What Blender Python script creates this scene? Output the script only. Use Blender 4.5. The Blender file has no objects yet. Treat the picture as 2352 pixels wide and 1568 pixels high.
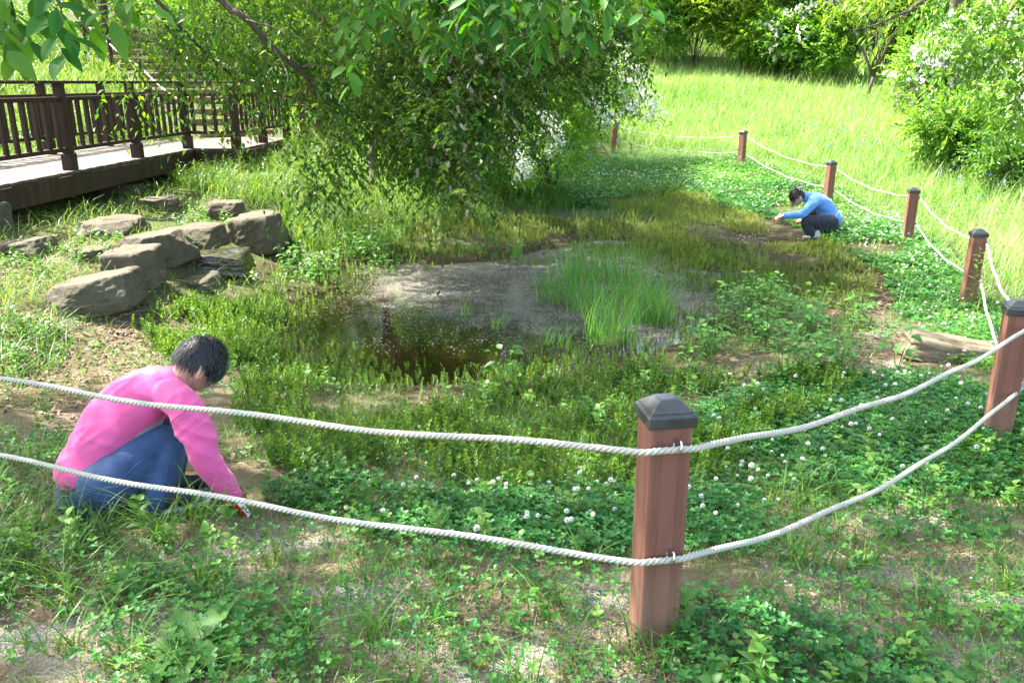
import bpy, bmesh, math, random
import numpy as np
from mathutils import Vector, Matrix
C = bpy.context.scene.collection
SC = bpy.context.scene
rng = np.random.default_rng(7)
random.seed(7)
R = math.radians

# ------------------------------------------------------------ camera, world, sun
FPX, CX, CY, PIT, EYE = 1900.0, 1176.0, 784.0, R(17.36), 1.73
cd = bpy.data.cameras.new('camera'); cam = bpy.data.objects.new('camera', cd); C.objects.link(cam)
cd.sensor_width = 36; cd.lens = FPX/2352*36; cd.clip_end = 400; cd.clip_start = .05
cam.location = (0, 0, EYE); cam.rotation_euler = (math.pi/2-PIT, 0, 0)
SC.camera = cam
SUN_EL, SUN_H = R(54), Vector((-.90, .436))          # the sun stands at the back left
w = bpy.data.worlds.new('World'); SC.world = w; w.use_nodes = True
nt = w.node_tree; sky = nt.nodes.new('ShaderNodeTexSky'); sky.sky_type = 'NISHITA'; sky.sun_disc = False
sky.sun_elevation = SUN_EL; sky.sun_rotation = math.atan2(SUN_H.x, SUN_H.y)
bg = nt.nodes['Background']; bg.inputs[1].default_value = .15
sky.dust_density = 2.5; sky.ozone_density = .4
tint = nt.nodes.new('ShaderNodeMix'); tint.data_type = 'RGBA'; tint.blend_type = 'MULTIPLY'; tint.inputs[0].default_value = 1; tint.inputs[7].default_value = (1.03, 1.0, .88, 1)   # thin spring haze warms the sky
nt.links.new(sky.outputs[0], tint.inputs[6]); nt.links.new(tint.outputs[2], bg.inputs[0])
sd = bpy.data.lights.new('sun', 'SUN'); sd.energy = 4.2; sd.angle = R(.5); sd.color = (1, .95, .86)
so = bpy.data.objects.new('sun', sd); C.objects.link(so)
SUNV = Vector((SUN_H.x*math.cos(SUN_EL), SUN_H.y*math.cos(SUN_EL), math.sin(SUN_EL))).normalized()
so.rotation_euler = SUNV.to_track_quat('Z', 'Y').to_euler(); so.location = (-8, 6, 12)
SC.view_settings.view_transform = 'Standard'; SC.view_settings.look = 'None'
SC.view_settings.exposure = 2.62; SC.view_settings.gamma = 1
SC.cycles.max_bounces = 8; SC.cycles.transparent_max_bounces = 8; SC.cycles.transmission_bounces = 6
SC.cycles.diffuse_bounces = 5; SC.cycles.caustics_reflective = False; SC.cycles.caustics_refractive = False
SC.cycles.sample_clamp_indirect = 6
try:
    SC.cycles.use_denoising = True; SC.cycles.denoiser = 'OPENIMAGEDENOISE'
    SC.cycles.denoising_prefilter = 'ACCURATE'
except Exception: pass

# ------------------------------------------------------------ survey helpers: photo pixel (2352 wide) <-> world
cp, sp = math.cos(PIT), math.sin(PIT)
def at(u, v, z):
    x = (u-CX)/FPX*z; y = (v-CY)/FPX*z
    return np.array([x, z*cp-y*sp, EYE-z*sp-y*cp])
def pr(X, Y, Z):
    d = Z-EYE; z = Y*cp-d*sp; y = -Y*sp-d*cp; zz = np.maximum(z, .05)
    return CX+FPX*X/zz, CY+FPX*y/zz, z
def inpoly(u, v, poly):
    r = np.zeros(np.shape(u), bool); n = len(poly)
    for i in range(n):
        x1, y1 = poly[i]; x2, y2 = poly[(i+1) % n]
        c = ((y1 > v) != (y2 > v)) & (u < (x2-x1)*(v-y1)/((y2-y1) or 1e-9)+x1)
        r ^= c
    return r
def onz(u, v, zg):
    a = at(u, v, 1.0); t = (zg-EYE)/(a[2]-EYE); return np.array([a[0]*t, a[1]*t, zg])

# ------------------------------------------------------------ mesh builder
class MB:
    def __init__(s): s.V = []; s.F = []; s.m = []; s.a = []; s.n = 0
    def add(s, V, F, mat=0, rnd=0.5):
        V = np.asarray(V, float).reshape(-1, 3)
        for f in (F if isinstance(F, list) and len(F) and isinstance(F[0], np.ndarray) else [np.asarray(F)]):
            s.F.append(np.asarray(f, int)+s.n); s.m.append(mat)
        s.V.append(V); s.a.append(np.broadcast_to(np.asarray(rnd, float), (len(V),))); s.n += len(V)
        return s
    def inst(s, T, F, M, P, rnd=None, mat=0):           # T template verts, F faces, M (K,3,3), P (K,3)
        T = np.asarray(T, float); K = len(P); n = len(T)
        if K == 0: return s
        V = np.einsum('kij,nj->kni', M, T)+np.asarray(P)[:, None, :]
        a = np.repeat(rng.random(K) if rnd is None else rnd, n)
        for f in (F if isinstance(F, list) and isinstance(F[0], np.ndarray) else [np.asarray(F)]):
            g = (f[None]+(np.arange(K)*n)[:, None, None]).reshape(-1, f.shape[1])
            s.F.append(g+s.n); s.m.append(mat)
        s.V.append(V.reshape(-1, 3)); s.a.append(a); s.n += n*K
        return s
    def mesh(s, name, mats, smooth=True):
        V = np.concatenate(s.V); me = bpy.data.meshes.new(name)
        tot = np.concatenate([np.full(len(f), f.shape[1]) for f in s.F])
        idx = np.concatenate([f.ravel() for f in s.F]); mi = np.concatenate([np.full(len(f), m) for f, m in zip(s.F, s.m)])
        me.vertices.add(len(V)); me.vertices.foreach_set('co', V.ravel().astype(np.float32))
        me.loops.add(len(idx)); me.loops.foreach_set('vertex_index', idx.astype(np.int32))
        me.polygons.add(len(tot)); st = np.concatenate([[0], np.cumsum(tot)[:-1]])
        me.polygons.foreach_set('loop_start', st.astype(np.int32))
        me.polygons.foreach_set('material_index', mi.astype(np.int32))
        me.polygons.foreach_set('use_smooth', np.full(len(tot), bool(smooth)))
        at_ = me.attributes.new('rnd', 'FLOAT', 'POINT'); at_.data.foreach_set('value', np.concatenate(s.a).astype(np.float32))
        for m in (mats if isinstance(mats, (list, tuple)) else [mats]): me.materials.append(m)
        me.update(calc_edges=True); me.validate()
        return me
    def build(s, name, mats, parent=None, smooth=True, **k):
        return link(name, s.mesh(name, mats, smooth), parent, **k)
def link(name, me, parent=None, loc=None, **k):
    o = bpy.data.objects.new(name, me); C.objects.link(o)
    if parent is not None: o.parent = parent
    if loc is not None: o.location = loc
    return tag(o, **k)
def tag(o, label=None, cat=None, group=None, kind=None):
    if label: o['label'] = label
    if cat: o['category'] = cat
    if group: o['group'] = group
    if kind: o['kind'] = kind
    return o
def empty(name, loc, label, cat, group=None, rz=0):
    o = bpy.data.objects.new(name, None); C.objects.link(o); o.location = loc; o.rotation_euler = (0, 0, rz)
    o.empty_display_size = .1
    return tag(o, label, cat, group)
def local(root):
    """world -> local for a part built in world coordinates"""
    return Matrix.Translation(root.location) @ root.rotation_euler.to_matrix().to_4x4()
def wpart(mb, name, mats, root, smooth=True, **k):      # part given in world coordinates under a root
    o = mb.build(name, mats, root, smooth, **k); o.matrix_parent_inverse = local(root).inverted(); return o

BOXF = np.array([[0,3,2,1],[4,5,6,7],[0,1,5,4],[1,2,6,5],[2,3,7,6],[3,0,4,7]])
def boxv(c, s, M=None):
    x, y, z = np.array(s)/2
    V = np.array([[-x,-y,-z],[x,-y,-z],[x,y,-z],[-x,y,-z],[-x,-y,z],[x,-y,z],[x,y,z],[-x,y,z]])
    if M is not None: V = V@np.array(M).T
    return V+np.array(c)
def bevel(me, w=.004, seg=2):
    bm = bmesh.new(); bm.from_mesh(me)
    bmesh.ops.bevel(bm, geom=[e for e in bm.edges if len(e.link_faces) == 2 and e.calc_face_angle(0) > .5], offset=w, segments=seg, profile=.5, affect='EDGES', clamp_overlap=True)
    bm.to_mesh(me); bm.free(); return me
def rot_to(d, up=(0, 0, 1)):                             # columns: x side, y along d, z up-ish ; vectorised (K,3)->(K,3,3)
    d = np.atleast_2d(d).astype(float); d = d/np.maximum(np.linalg.norm(d, axis=1, keepdims=True), 1e-9)
    u = np.broadcast_to(np.asarray(up, float), d.shape)
    x = np.cross(d, u); n = np.linalg.norm(x, axis=1, keepdims=True)
    x = np.where(n < 1e-4, np.array([1., 0, 0]), x/np.maximum(n, 1e-9)); zz = np.cross(x, d)
    return np.stack([x, d, zz], axis=2)
def axang(d, a):                                         # rotate about axis d (K,3) by a (K,)
    d = d/np.linalg.norm(d, axis=1, keepdims=True); K = np.zeros((len(d), 3, 3))
    K[:, 0, 1] = -d[:, 2]; K[:, 0, 2] = d[:, 1]; K[:, 1, 0] = d[:, 2]; K[:, 1, 2] = -d[:, 0]; K[:, 2, 0] = -d[:, 1]; K[:, 2, 1] = d[:, 0]
    return np.eye(3)+np.sin(a)[:, None, None]*K+(1-np.cos(a))[:, None, None]*(K@K)
def tube(P, r, n=6, cap=True):
    P = np.asarray(P, float); L = len(P); r = np.broadcast_to(np.asarray(r, float), (L,))
    T = np.gradient(P, axis=0); T /= np.maximum(np.linalg.norm(T, axis=1, keepdims=True), 1e-9)
    u = np.cross(T[0], [0, 0, 1.]);
    if np.linalg.norm(u) < 1e-3: u = np.array([1., 0, 0])
    u /= np.linalg.norm(u); U = [u]
    for i in range(1, L):
        u = U[-1]-T[i]*np.dot(U[-1], T[i]); U.append(u/max(np.linalg.norm(u), 1e-9))
    U = np.array(U); W = np.cross(T, U); a = np.arange(n)*2*math.pi/n
    V = P[:, None]+r[:, None, None]*(np.cos(a)[None, :, None]*U[:, None]+np.sin(a)[None, :, None]*W[:, None])
    i = np.arange(L-1)[:, None]*n; j = np.arange(n)[None]; k = (j+1) % n
    F = [np.stack([i+j, i+k, i+n+k, i+n+j], -1).reshape(-1, 4)]
    if cap: F += [np.arange(n)[None, ::-1].copy(), ((L-1)*n+np.arange(n))[None]]
    return V.reshape(-1, 3), F
def cr(P, n):                                            # Catmull-Rom resample (rows may hold extra columns)
    P = np.asarray(P, float); Q = np.vstack([2*P[0]-P[1], P, 2*P[-1]-P[-2]])
    t = np.linspace(0, len(P)-1-1e-9, n); i = t.astype(int); f = (t-i)[:, None]
    a, b, c, d = Q[i], Q[i+1], Q[i+2], Q[i+3]
    return .5*(2*b+(c-a)*f+(2*a-5*b+4*c-d)*f*f+(3*b-a-3*c+d)*f**3)
def vnoise(p, seed=0):                                   # smooth value noise in any dimension 2/3
    p = np.asarray(p, float); i = np.floor(p).astype(np.int64); f = p-i; f = f*f*(3-2*f); D = p.shape[-1]; out = 0
    pr_ = [73856093, 19349663, 83492791]
    for c in range(2**D):
        h = np.full(p.shape[:-1], seed*2654435761+12345, np.int64); wt = 1
        for k in range(D):
            b = (c >> k) & 1; h = h ^ ((i[..., k]+b)*pr_[k]); wt = wt*(f[..., k] if b else 1-f[..., k])
        h = (h ^ (h >> 13))*1274126177 & 0x7fffffff; h = (h ^ (h >> 16)) & 0xffff
        out = out+wt*(h/65535.0)
    return out

# ------------------------------------------------------------ materials
def M_(name):
    m = bpy.data.materials.new(name); m.use_nodes = True; n = m.node_tree.nodes; l = m.node_tree.links
    return m, n, l, n['Principled BSDF'], n['Material Output']
def ramp(n, l, src, stops):
    r = n.new('ShaderNodeValToRGB'); l.new(src, r.inputs[0]); e = r.color_ramp.elements
    while len(e) < len(stops): e.new(.5)
    for k, (p, c) in zip(e, stops): k.position = p; k.color = (*c, 1)
    return r.outputs[0]
def noise(n, l, scale, detail=4, coord=None, stretch=None, rough=.6):
    t = n.new('ShaderNodeTexNoise'); t.inputs['Scale'].default_value = scale; t.inputs['Detail'].default_value = detail; t.inputs['Roughness'].default_value = rough
    tc = n.new('ShaderNodeTexCoord'); src = tc.outputs['Object']
    if stretch:
        mp = n.new('ShaderNodeMapping'); mp.inputs['Scale'].default_value = stretch; l.new(src, mp.inputs[0]); src = mp.outputs[0]
    l.new(src, t.inputs['Vector']); return t.outputs[0]
def bump(n, l, b, h, strength=.3, dist=.01):
    k = n.new('ShaderNodeBump'); k.inputs['Strength'].default_value = strength; k.inputs['Distance'].default_value = dist
    l.new(h, k.inputs['Height']); l.new(k.outputs[0], b.inputs['Normal']); return k
def mixc(n, l, f, a, b, mode='MIX'):
    x = n.new('ShaderNodeMix'); x.data_type = 'RGBA'; x.blend_type = mode
    if isinstance(f, (int, float)): x.inputs[0].default_value = f
    else: l.new(f, x.inputs[0])
    for k, c in ((6, a), (7, b)):
        if isinstance(c, tuple): x.inputs[k].default_value = (*c, 1)
        else: l.new(c, x.inputs[k])
    return x.outputs[2]
def solid(name, c1, c2, scale=20, rough=.7, bs=None, bd=.01, stretch=None, spec=.3, detail=5):
    m, n, l, b, o = M_(name); nz = noise(n, l, scale, detail, stretch=stretch)
    l.new(ramp(n, l, nz, [(.3, c1), (.7, c2)]), b.inputs['Base Color']); b.inputs['Roughness'].default_value = rough
    b.inputs['Specular IOR Level'].default_value = spec
    if bs: bump(n, l, b, nz, bs, bd)
    return m
def leafmat(name, stops, trans=.4, tboost=(1.6, 1.5, .5), rough=.45, spec=.35):
    m, n, l, b, o = M_(name); a = n.new('ShaderNodeAttribute'); a.attribute_name = 'rnd'
    c = ramp(n, l, a.outputs['Fac'], [(i/(len(stops)-1), s) for i, s in enumerate(stops)])
    l.new(c, b.inputs['Base Color']); b.inputs['Roughness'].default_value = rough; b.inputs['Specular IOR Level'].default_value = spec
    t = n.new('ShaderNodeBsdfTranslucent'); l.new(mixc(n, l, 1.0, c, tboost, 'MULTIPLY'), t.inputs[0])
    x = n.new('ShaderNodeMixShader'); x.inputs[0].default_value = trans
    l.new(b.outputs[0], x.inputs[1]); l.new(t.outputs[0], x.inputs[2]); l.new(x.outputs[0], o.inputs[0])
    return m
# ------------------------------------------------------------ terrain
PB = {}
for n_, u, vt, z in [('A',1530,918,2.46),('B',2345,693,4.5),('C',2250,528,8.3),('D',2100,432,11.6),('E',1911,370,15.0),('F',1708,300,18.8),('G',1409,280,22.5)]:
    p = at(u, vt, z); p[2] -= .8; PB[n_] = p
PB['Z'] = np.array([-3.05, 3.55, -.03])
WATER = -.55
CTRL = [(-1.5,0,.03),(0,0,0),(2,0,0),(-3,1,.05),(1.2,2.4,-.02),(.2,2.5,-.02),(-1.6,3.2,-.08),(0,3.6,-.2),(1.5,4,-.25),(-3,3,0),(-5,4,.02),
 (-.2,5.8,-.5),(0,8,-.74),(-1.2,7.2,-.66),(1.3,8,-.68),(0,10,-.68),(-.3,11.3,-.52),(2.2,7.8,-.52),(-2.3,7.2,-.5),(2,13,-.5),(3,11,-.53),(4,12,-.5),(1,13,-.5),(1.4,6.2,-.47),
 (-3.8,7.7,.04),(-4.3,8.6,.1),(-4.0,9.7,.02),(-3.2,6.4,-.36),(-3.1,8.1,-.42),(-4.5,7.4,.0),(-4.6,8.6,.0),(-5.3,8.7,.08),(-6,6,.12),(-6,10,.1),(-6,12,.02),(-3.3,9.9,-.5),(-4.4,11.8,-.1),(-4.6,14,.2),(-3.3,13,.0),(-1.8,11.6,-.4),(-2.4,9.6,-.52),
 (-2.5,14.5,.05),(-4.4,17.5,.5),(-6.3,18.4,.6),(-6,16,.1),(-3.5,18,.45),(0,17,-.1),(0,22,.25),(-2,25,.9),(3,25,.35),(6,24.5,.3),(10,18,-.1),(9,24,.7),(12,30,1.7),(5,30,1.5),(0,32,1.9),(20,30,2),(15,20,.35),(12,10,-.3),(8,6,-.25),(6,3,-.1),(10,0,0),(9,13,-.4),
 (-12.9,26,2.8),(-9,22,1.6),(-8,18,.75),(-10,17,.85),(-9,13,.4),(-14,13,.7),(-14,20,1.7),(-12,8,.2),(-20,24,3),(-6,30,2.8),(-14,34,5),(-25,35,5.5),
 (0,45,5.5),(20,45,5.5),(40,40,5.5),(-30,50,8.5),(0,60,9.5),(30,60,9.5),(40,10,1.5),(30,0,.6),(-30,0,.6),(-30,10,.9),(0,-8,.1),(20,-8,.2),(-20,-8,.2)]+[tuple(p) for p in PB.values()]
CT = np.array(CTRL, float)
def _tk(r2): return np.where(r2 > 0, .5*r2*np.log(np.maximum(r2, 1e-12)), 0)
_n = len(CT); _K = _tk(((CT[:, None, :2]-CT[None, :, :2])**2).sum(-1))+np.eye(_n)*.15
_P = np.c_[np.ones(_n), CT[:, :2]]; _A = np.zeros((_n+3, _n+3)); _A[:_n, :_n] = _K; _A[:_n, _n:] = _P; _A[_n:, :_n] = _P.T
_S = np.linalg.solve(_A, np.r_[CT[:, 2], 0, 0, 0])
GX0, GX1, GY0, GY1, GS = -34., 44., -8., 64., .2
gx = np.arange(GX0, GX1+GS/2, GS); gy = np.arange(GY0, GY1+GS/2, GS)
XX, YY = np.meshgrid(gx, gy)
ZZ = _S[_n]+_S[_n+1]*XX+_S[_n+2]*YY
for i in range(_n): ZZ = ZZ+_S[i]*_tk((XX-CT[i, 0])**2+(YY-CT[i, 1])**2)
_q = np.stack([XX, YY], -1)
ZZ += (vnoise(_q*1.3, 3)-.5)*.07+(vnoise(_q*3.1, 4)-.5)*.035+(vnoise(_q*.35, 5)-.5)*.12*np.clip((YY-16)/8, 0, 1)
def hz(X, Y):
    fx = np.clip((np.asarray(X, float)-GX0)/GS, 0, len(gx)-1.001); fy = np.clip((np.asarray(Y, float)-GY0)/GS, 0, len(gy)-1.001)
    i = fx.astype(int); j = fy.astype(int); a = fx-i; b = fy-j
    return ZZ[j, i]*(1-a)*(1-b)+ZZ[j, i+1]*a*(1-b)+ZZ[j+1, i]*(1-a)*b+ZZ[j+1, i+1]*a*b
def hit(u, v):                                           # the ground point a pixel looks at
    z = 1.2
    while z < 60:
        p = at(u, v, z)
        if p[2] < hz(p[0], p[1]): break
        z *= 1.004
    return np.array([p[0], p[1], float(hz(p[0], p[1]))])

POND = [(600,770),(680,700),(860,655),(950,595),(1250,580),(1560,640),(1650,700),(1665,800),(1480,870),(1290,890),(1110,900),(900,890),(700,820)]
LITTER = [(120,700),(420,640),(420,760),(360,860),(560,1050),(480,1090),(130,960),(-100,900),(-100,720)]
BARE = [(-700,1250),(560,1230),(900,1180),(1080,1290),(1440,1310),(1520,1500),(1700,2300),(-900,2300)]
BARE2 = [(1780,1230),(2050,1150),(2700,1200),(2900,1700),(2300,1600),(1900,1450)]
BARE3 = [(1900,630),(2040,640),(2040,800),(2180,830),(1960,870),(1930,740),(1850,660)]
PU, PV, PZ = pr(XX, YY, ZZ)
front = PZ > .3
def near(poly): return (inpoly(PU, PV, poly) & front).astype(float)
def soft(a, k=2):
    for _ in range(k):
        p = np.pad(a, 1, mode='edge'); a = (p[1:-1, 1:-1]*2+p[:-2, 1:-1]+p[2:, 1:-1]+p[1:-1, :-2]+p[1:-1, 2:])/6
    return a
gnear = np.clip((YY-8)/2, 0, 1)
bare = soft(np.maximum.reduce([near(BARE), near(BARE2), near(BARE3)]), 2)
litter = soft(near(LITTER), 2)
wet = np.clip((-.42-ZZ)/.1, 0, 1)*(YY > 3)*(YY < 17)
g_mask = np.clip(1-bare-litter-wet, 0, 1)*(.25+.75*gnear)

mb = MB(); ny, nx = XX.shape
idx = np.arange(ny*nx).reshape(ny, nx)
mb.add(np.stack([XX, YY, ZZ], -1), np.stack([idx[:-1, :-1], idx[:-1, 1:], idx[1:, 1:], idx[1:, :-1]], -1).reshape(-1, 4))
m, n, l, b, o = M_('ground_soil')
n1 = noise(n, l, 9, 8, rough=.7); n2 = noise(n, l, 70, 5, rough=.75); n3 = noise(n, l, 2.2, 4); n4 = noise(n, l, 160, 3)
soil = ramp(n, l, n2, [(.25, (.055,.036,.022)), (.5, (.16,.115,.075)), (.75, (.30,.235,.165))])
soil = mixc(n, l, .35, soil, ramp(n, l, n1, [(.3, (.06,.045,.03)), (.7, (.26,.21,.16))]))
flu = ramp(n, l, n3, [(.44, (0,0,0)), (.62, (1,1,1))])
fl2 = n.new('ShaderNodeMath'); fl2.operation = 'MULTIPLY'; l.new(flu, fl2.inputs[0]); l.new(ramp(n, l, n4, [(.42, (0,0,0)), (.55, (1,1,1))]), fl2.inputs[1])
def attr(n, k): a = n.new('ShaderNodeAttribute'); a.attribute_name = k; return a.outputs['Fac']
fb = n.new('ShaderNodeMath'); fb.operation = 'MULTIPLY'; l.new(fl2.outputs[0], fb.inputs[0]); l.new(attr(n, 'bare'), fb.inputs[1])
fb2 = n.new('ShaderNodeMath'); fb2.operation = 'MULTIPLY'; fb2.inputs[1].default_value = .75; l.new(fb.outputs[0], fb2.inputs[0])
col = mixc(n, l, fb2.outputs[0], soil, (.5,.5,.52))
col = mixc(n, l, attr(n, 'wet'), col, ramp(n, l, n1, [(.3, (.018,.014,.008)), (.7, (.07,.052,.028))]))
gm = n.new('ShaderNodeMath'); gm.operation = 'MULTIPLY'; gm.inputs[1].default_value = .75; l.new(attr(n, 'green'), gm.inputs[0])
col = mixc(n, l, gm.outputs[0], col, ramp(n, l, n2, [(.3, (.02,.045,.01)), (.7, (.07,.12,.03))]))
l.new(col, b.inputs['Base Color']); b.inputs['Roughness'].default_value = .95; b.inputs['Specular IOR Level'].default_value = .1
bump(n, l, b, n2, .9, .02)
go = mb.build('ground', m, kind='structure')
for k, a in (('bare', bare), ('wet', wet), ('green', g_mask)):
    t = go.data.attributes.new(k, 'FLOAT', 'POINT'); t.data.foreach_set('value', a.ravel().astype(np.float32))

# pond water: a flat sheet, the banks rise through it
mb = MB(); wx = np.arange(-4.2, 4.61, .2); wy = np.arange(5., 12.61, .2); WX, WY = np.meshgrid(wx, wy); i_ = np.arange(WX.size).reshape(WX.shape)
q = np.stack([i_[:-1, :-1], i_[:-1, 1:], i_[1:, 1:], i_[1:, :-1]], -1).reshape(-1, 4)
c_ = np.stack([WX, WY], -1).reshape(-1, 2)[q].mean(1); q = q[hz(c_[:, 0], c_[:, 1]) < WATER+.08]
mb.add(np.stack([WX, WY, np.full(WX.shape, WATER)], -1), q)
m = bpy.data.materials.new('pond_water'); m.use_nodes = True; n = m.node_tree.nodes; l = m.node_tree.links; n.remove(n['Principled BSDF']); o = n['Material Output']
tr = n.new('ShaderNodeBsdfTransparent'); tr.inputs[0].default_value = (.46,.36,.20,1)
gl = n.new('ShaderNodeBsdfGlossy'); gl.inputs['Roughness'].default_value = .03; gl.inputs[0].default_value = (.95,.95,.95,1)
fr = n.new('ShaderNodeFresnel'); fr.inputs[0].default_value = 1.33
bk = n.new('ShaderNodeBump'); bk.inputs['Strength'].default_value = .035; bk.inputs['Distance'].default_value = .02; l.new(noise(n, l, 14, 3), bk.inputs['Height'])
l.new(bk.outputs[0], gl.inputs['Normal']); l.new(bk.outputs[0], fr.inputs['Normal'])
mk_ = n.new('ShaderNodeBsdfDiffuse'); mk_.inputs[0].default_value = (.022,.017,.007,1); xm = n.new('ShaderNodeMixShader'); xm.inputs[0].default_value = .25; l.new(tr.outputs[0], xm.inputs[1]); l.new(mk_.outputs[0], xm.inputs[2])
x = n.new('ShaderNodeMixShader'); l.new(fr.outputs[0], x.inputs[0]); l.new(xm.outputs[0], x.inputs[1]); l.new(gl.outputs[0], x.inputs[2]); sc1 = noise(n, l, 95, 4, rough=.8); sc2 = noise(n, l, 3.0, 4)
df = n.new('ShaderNodeBsdfDiffuse'); l.new(ramp(n, l, noise(n, l, 150, 3), [(.35, (.055,.046,.034)), (.65, (.26,.245,.215))]), df.inputs[0])
def mth(op, a, b_):
    k = n.new('ShaderNodeMath'); k.operation = op
    for i, q_ in enumerate((a, b_)):
        if isinstance(q_, (int, float)): k.inputs[i].default_value = q_
        else: l.new(q_, k.inputs[i])
    return k.outputs[0]
aw = n.new('ShaderNodeAttribute'); aw.attribute_name = 'scum'
cov = mth('ADD', aw.outputs['Fac'], mth('MULTIPLY', mth('SUBTRACT', sc2, .5), .7))
thr = mth('MULTIPLY', mth('SUBTRACT', mth('ADD', cov, mth('MULTIPLY', sc1, 1.3)), 1.2), 2.6); cl = n.new('ShaderNodeClamp'); l.new(thr, cl.inputs[0])
x2 = n.new('ShaderNodeMixShader'); l.new(cl.outputs[0], x2.inputs[0]); l.new(x.outputs[0], x2.inputs[1]); l.new(df.outputs[0], x2.inputs[2]); l.new(x2.outputs[0], o.inputs[0])
wo = mb.build('water', m, kind='structure')
wv = np.zeros(len(wo.data.vertices)*3, np.float32); wo.data.vertices.foreach_get('co', wv); wv = wv.reshape(-1, 3); wu, wvv, _z = pr(*wv.T.astype(float))
sm_ = np.clip((850-wvv+.10*(wu-1000))/150, 0, 1)*.78*np.clip((wu-620)/300, .0, 1)
t_ = wo.data.attributes.new('scum', 'FLOAT', 'POINT'); t_.data.foreach_set('value', sm_.astype(np.float32))

# ------------------------------------------------------------ rope fence
m, n, l, b, o = M_('post_composite')
tc = n.new('ShaderNodeTexCoord'); sx = n.new('ShaderNodeSeparateXYZ'); l.new(tc.outputs['Object'], sx.inputs[0])
def mt(op, a, bb=None, c=None):
    k = n.new('ShaderNodeMath'); k.operation = op
    for i, q_ in enumerate((a, bb, c)):
        if q_ is None: continue
        if isinstance(q_, (int, float)): k.inputs[i].default_value = q_
        else: l.new(q_, k.inputs[i])
    return k.outputs[0]
ax, ay = mt('ABSOLUTE', sx.outputs[0]), mt('ABSOLUTE', sx.outputs[1]); mn = mt('MINIMUM', ax, ay)
band = mt('MULTIPLY', mt('GREATER_THAN', mn, .024), mt('LESS_THAN', mn, .050))
gro = mt('MULTIPLY', band, mt('SINE', mt('MULTIPLY', mn, 2*math.pi/.0072)))
nz = noise(n, l, 14, 6, stretch=(1, 1, .25)); nf = noise(n, l, 220, 3, stretch=(1, 1, .5))
colr = ramp(n, l, nz, [(.3, (.165,.068,.050)), (.7, (.20,.088,.066))])
colr = mixc(n, l, mt('MULTIPLY', mt('GREATER_THAN', mt('MULTIPLY', gro, -1), .3), .35), colr, (.10,.035,.028))
zf = mt('SUBTRACT', 1, mt('MULTIPLY', sx.outputs[2], 3.0)); zf = mt('MAXIMUM', 0, mt('MULTIPLY', zf, mt('MULTIPLY', nz, .9)))
colr = mixc(n, l, zf, colr, (.30,.20,.13))
l.new(colr, b.inputs['Base Color']); b.inputs['Roughness'].default_value = .62; b.inputs['Specular IOR Level'].default_value = .3
bump(n, l, b, mt('ADD', mt('MULTIPLY', gro, .7), mt('MULTIPLY', nf, .6)), .55, .003)
MPOST = m
m, n, l, b, o = M_('post_cap'); nz = noise(n, l, 240, 3); nl = noise(n, l, 18, 4)
l.new(ramp(n, l, nl, [(.3, (.014,.017,.018)), (.7, (.045,.048,.052))]), b.inputs['Base Color']); b.inputs['Roughness'].default_value = .38; bump(n, l, b, nz, .4, .002); MCAP = m
m, n, l, b, o = M_('steel'); b.inputs['Base Color'].default_value = (.62,.60,.58,1); b.inputs['Metallic'].default_value = 1; b.inputs['Roughness'].default_value = .22; MSTEEL = m

def cap_mesh():
    mb = MB(); a, h0, h1, t = .074, .735, .775, .030
    prof = [(a-.006, h0), (a, h0+.004), (a, h1-.006), (a-.003, h1), (a-.010, h1+.002), (a-.010, h1+.008), (a-.016, h1+.011), (t, h1+.034), (t-.008, h1+.037), (.001, h1+.0375)]
    V = []
    for r, z in prof: V += [(-r,-r,z), (r,-r,z), (r,r,z), (-r,r,z)]
    F = []
    for i in range(len(prof)-1):
        for j in range(4): F.append([i*4+j, i*4+(j+1) % 4, i*4+4+(j+1) % 4, i*4+4+j])
    F.append([3,2,1,0]); mb.add(V, np.array(F)); return bevel(mb.mesh('cap', MCAP, False), .0016, 2)
CAPM = cap_mesh()
mb = MB(); mb.add(boxv((0,0,.245), (.128,.128,.99)), BOXF); POSTM = bevel(mb.mesh('shaft', MPOST, False), .007, 3)
mb = MB()
a = np.linspace(0, 2*math.pi, 25)
V, F = tube(np.c_[np.zeros(25), np.cos(a)*.021, np.sin(a)*.021], .0034, 8, False); mb.add(V, F)
V, F = tube([(0,.019,0),(0,.045,0)], .0045, 8); mb.add(V, F); RINGM = mb.mesh('eye_ring', MSTEEL)
LAB = {'A': 'brown fence post standing nearest with both ropes crossing its face', 'B': 'second nearest brown fence post, cut by the right picture edge beside the long grass',
 'C': 'brown fence post with a leafy weed growing up against it', 'D': 'brown fence post right behind the big clover patch, first one past the weed-grown post',
 'E': 'brown fence post standing just behind the woman in blue', 'F': 'brown fence post where the rope turns, beyond the woman in blue', 'G': 'farthest brown fence post, leaning by the white flowering shrub',
 'Z': 'brown fence post behind the woman in pink, out at the left'}
RZ = {'A': 9, 'B': -18, 'C': -12, 'D': -12, 'E': 14, 'F': 40, 'G': 10, 'Z': -10}
RSIDE = {'A': 0, 'Z': 0, 'B': 90, 'C': 90, 'D': 90, 'E': 90, 'F': 90, 'G': 90}
RH = (.685, .318)
ringpos = {}
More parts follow.
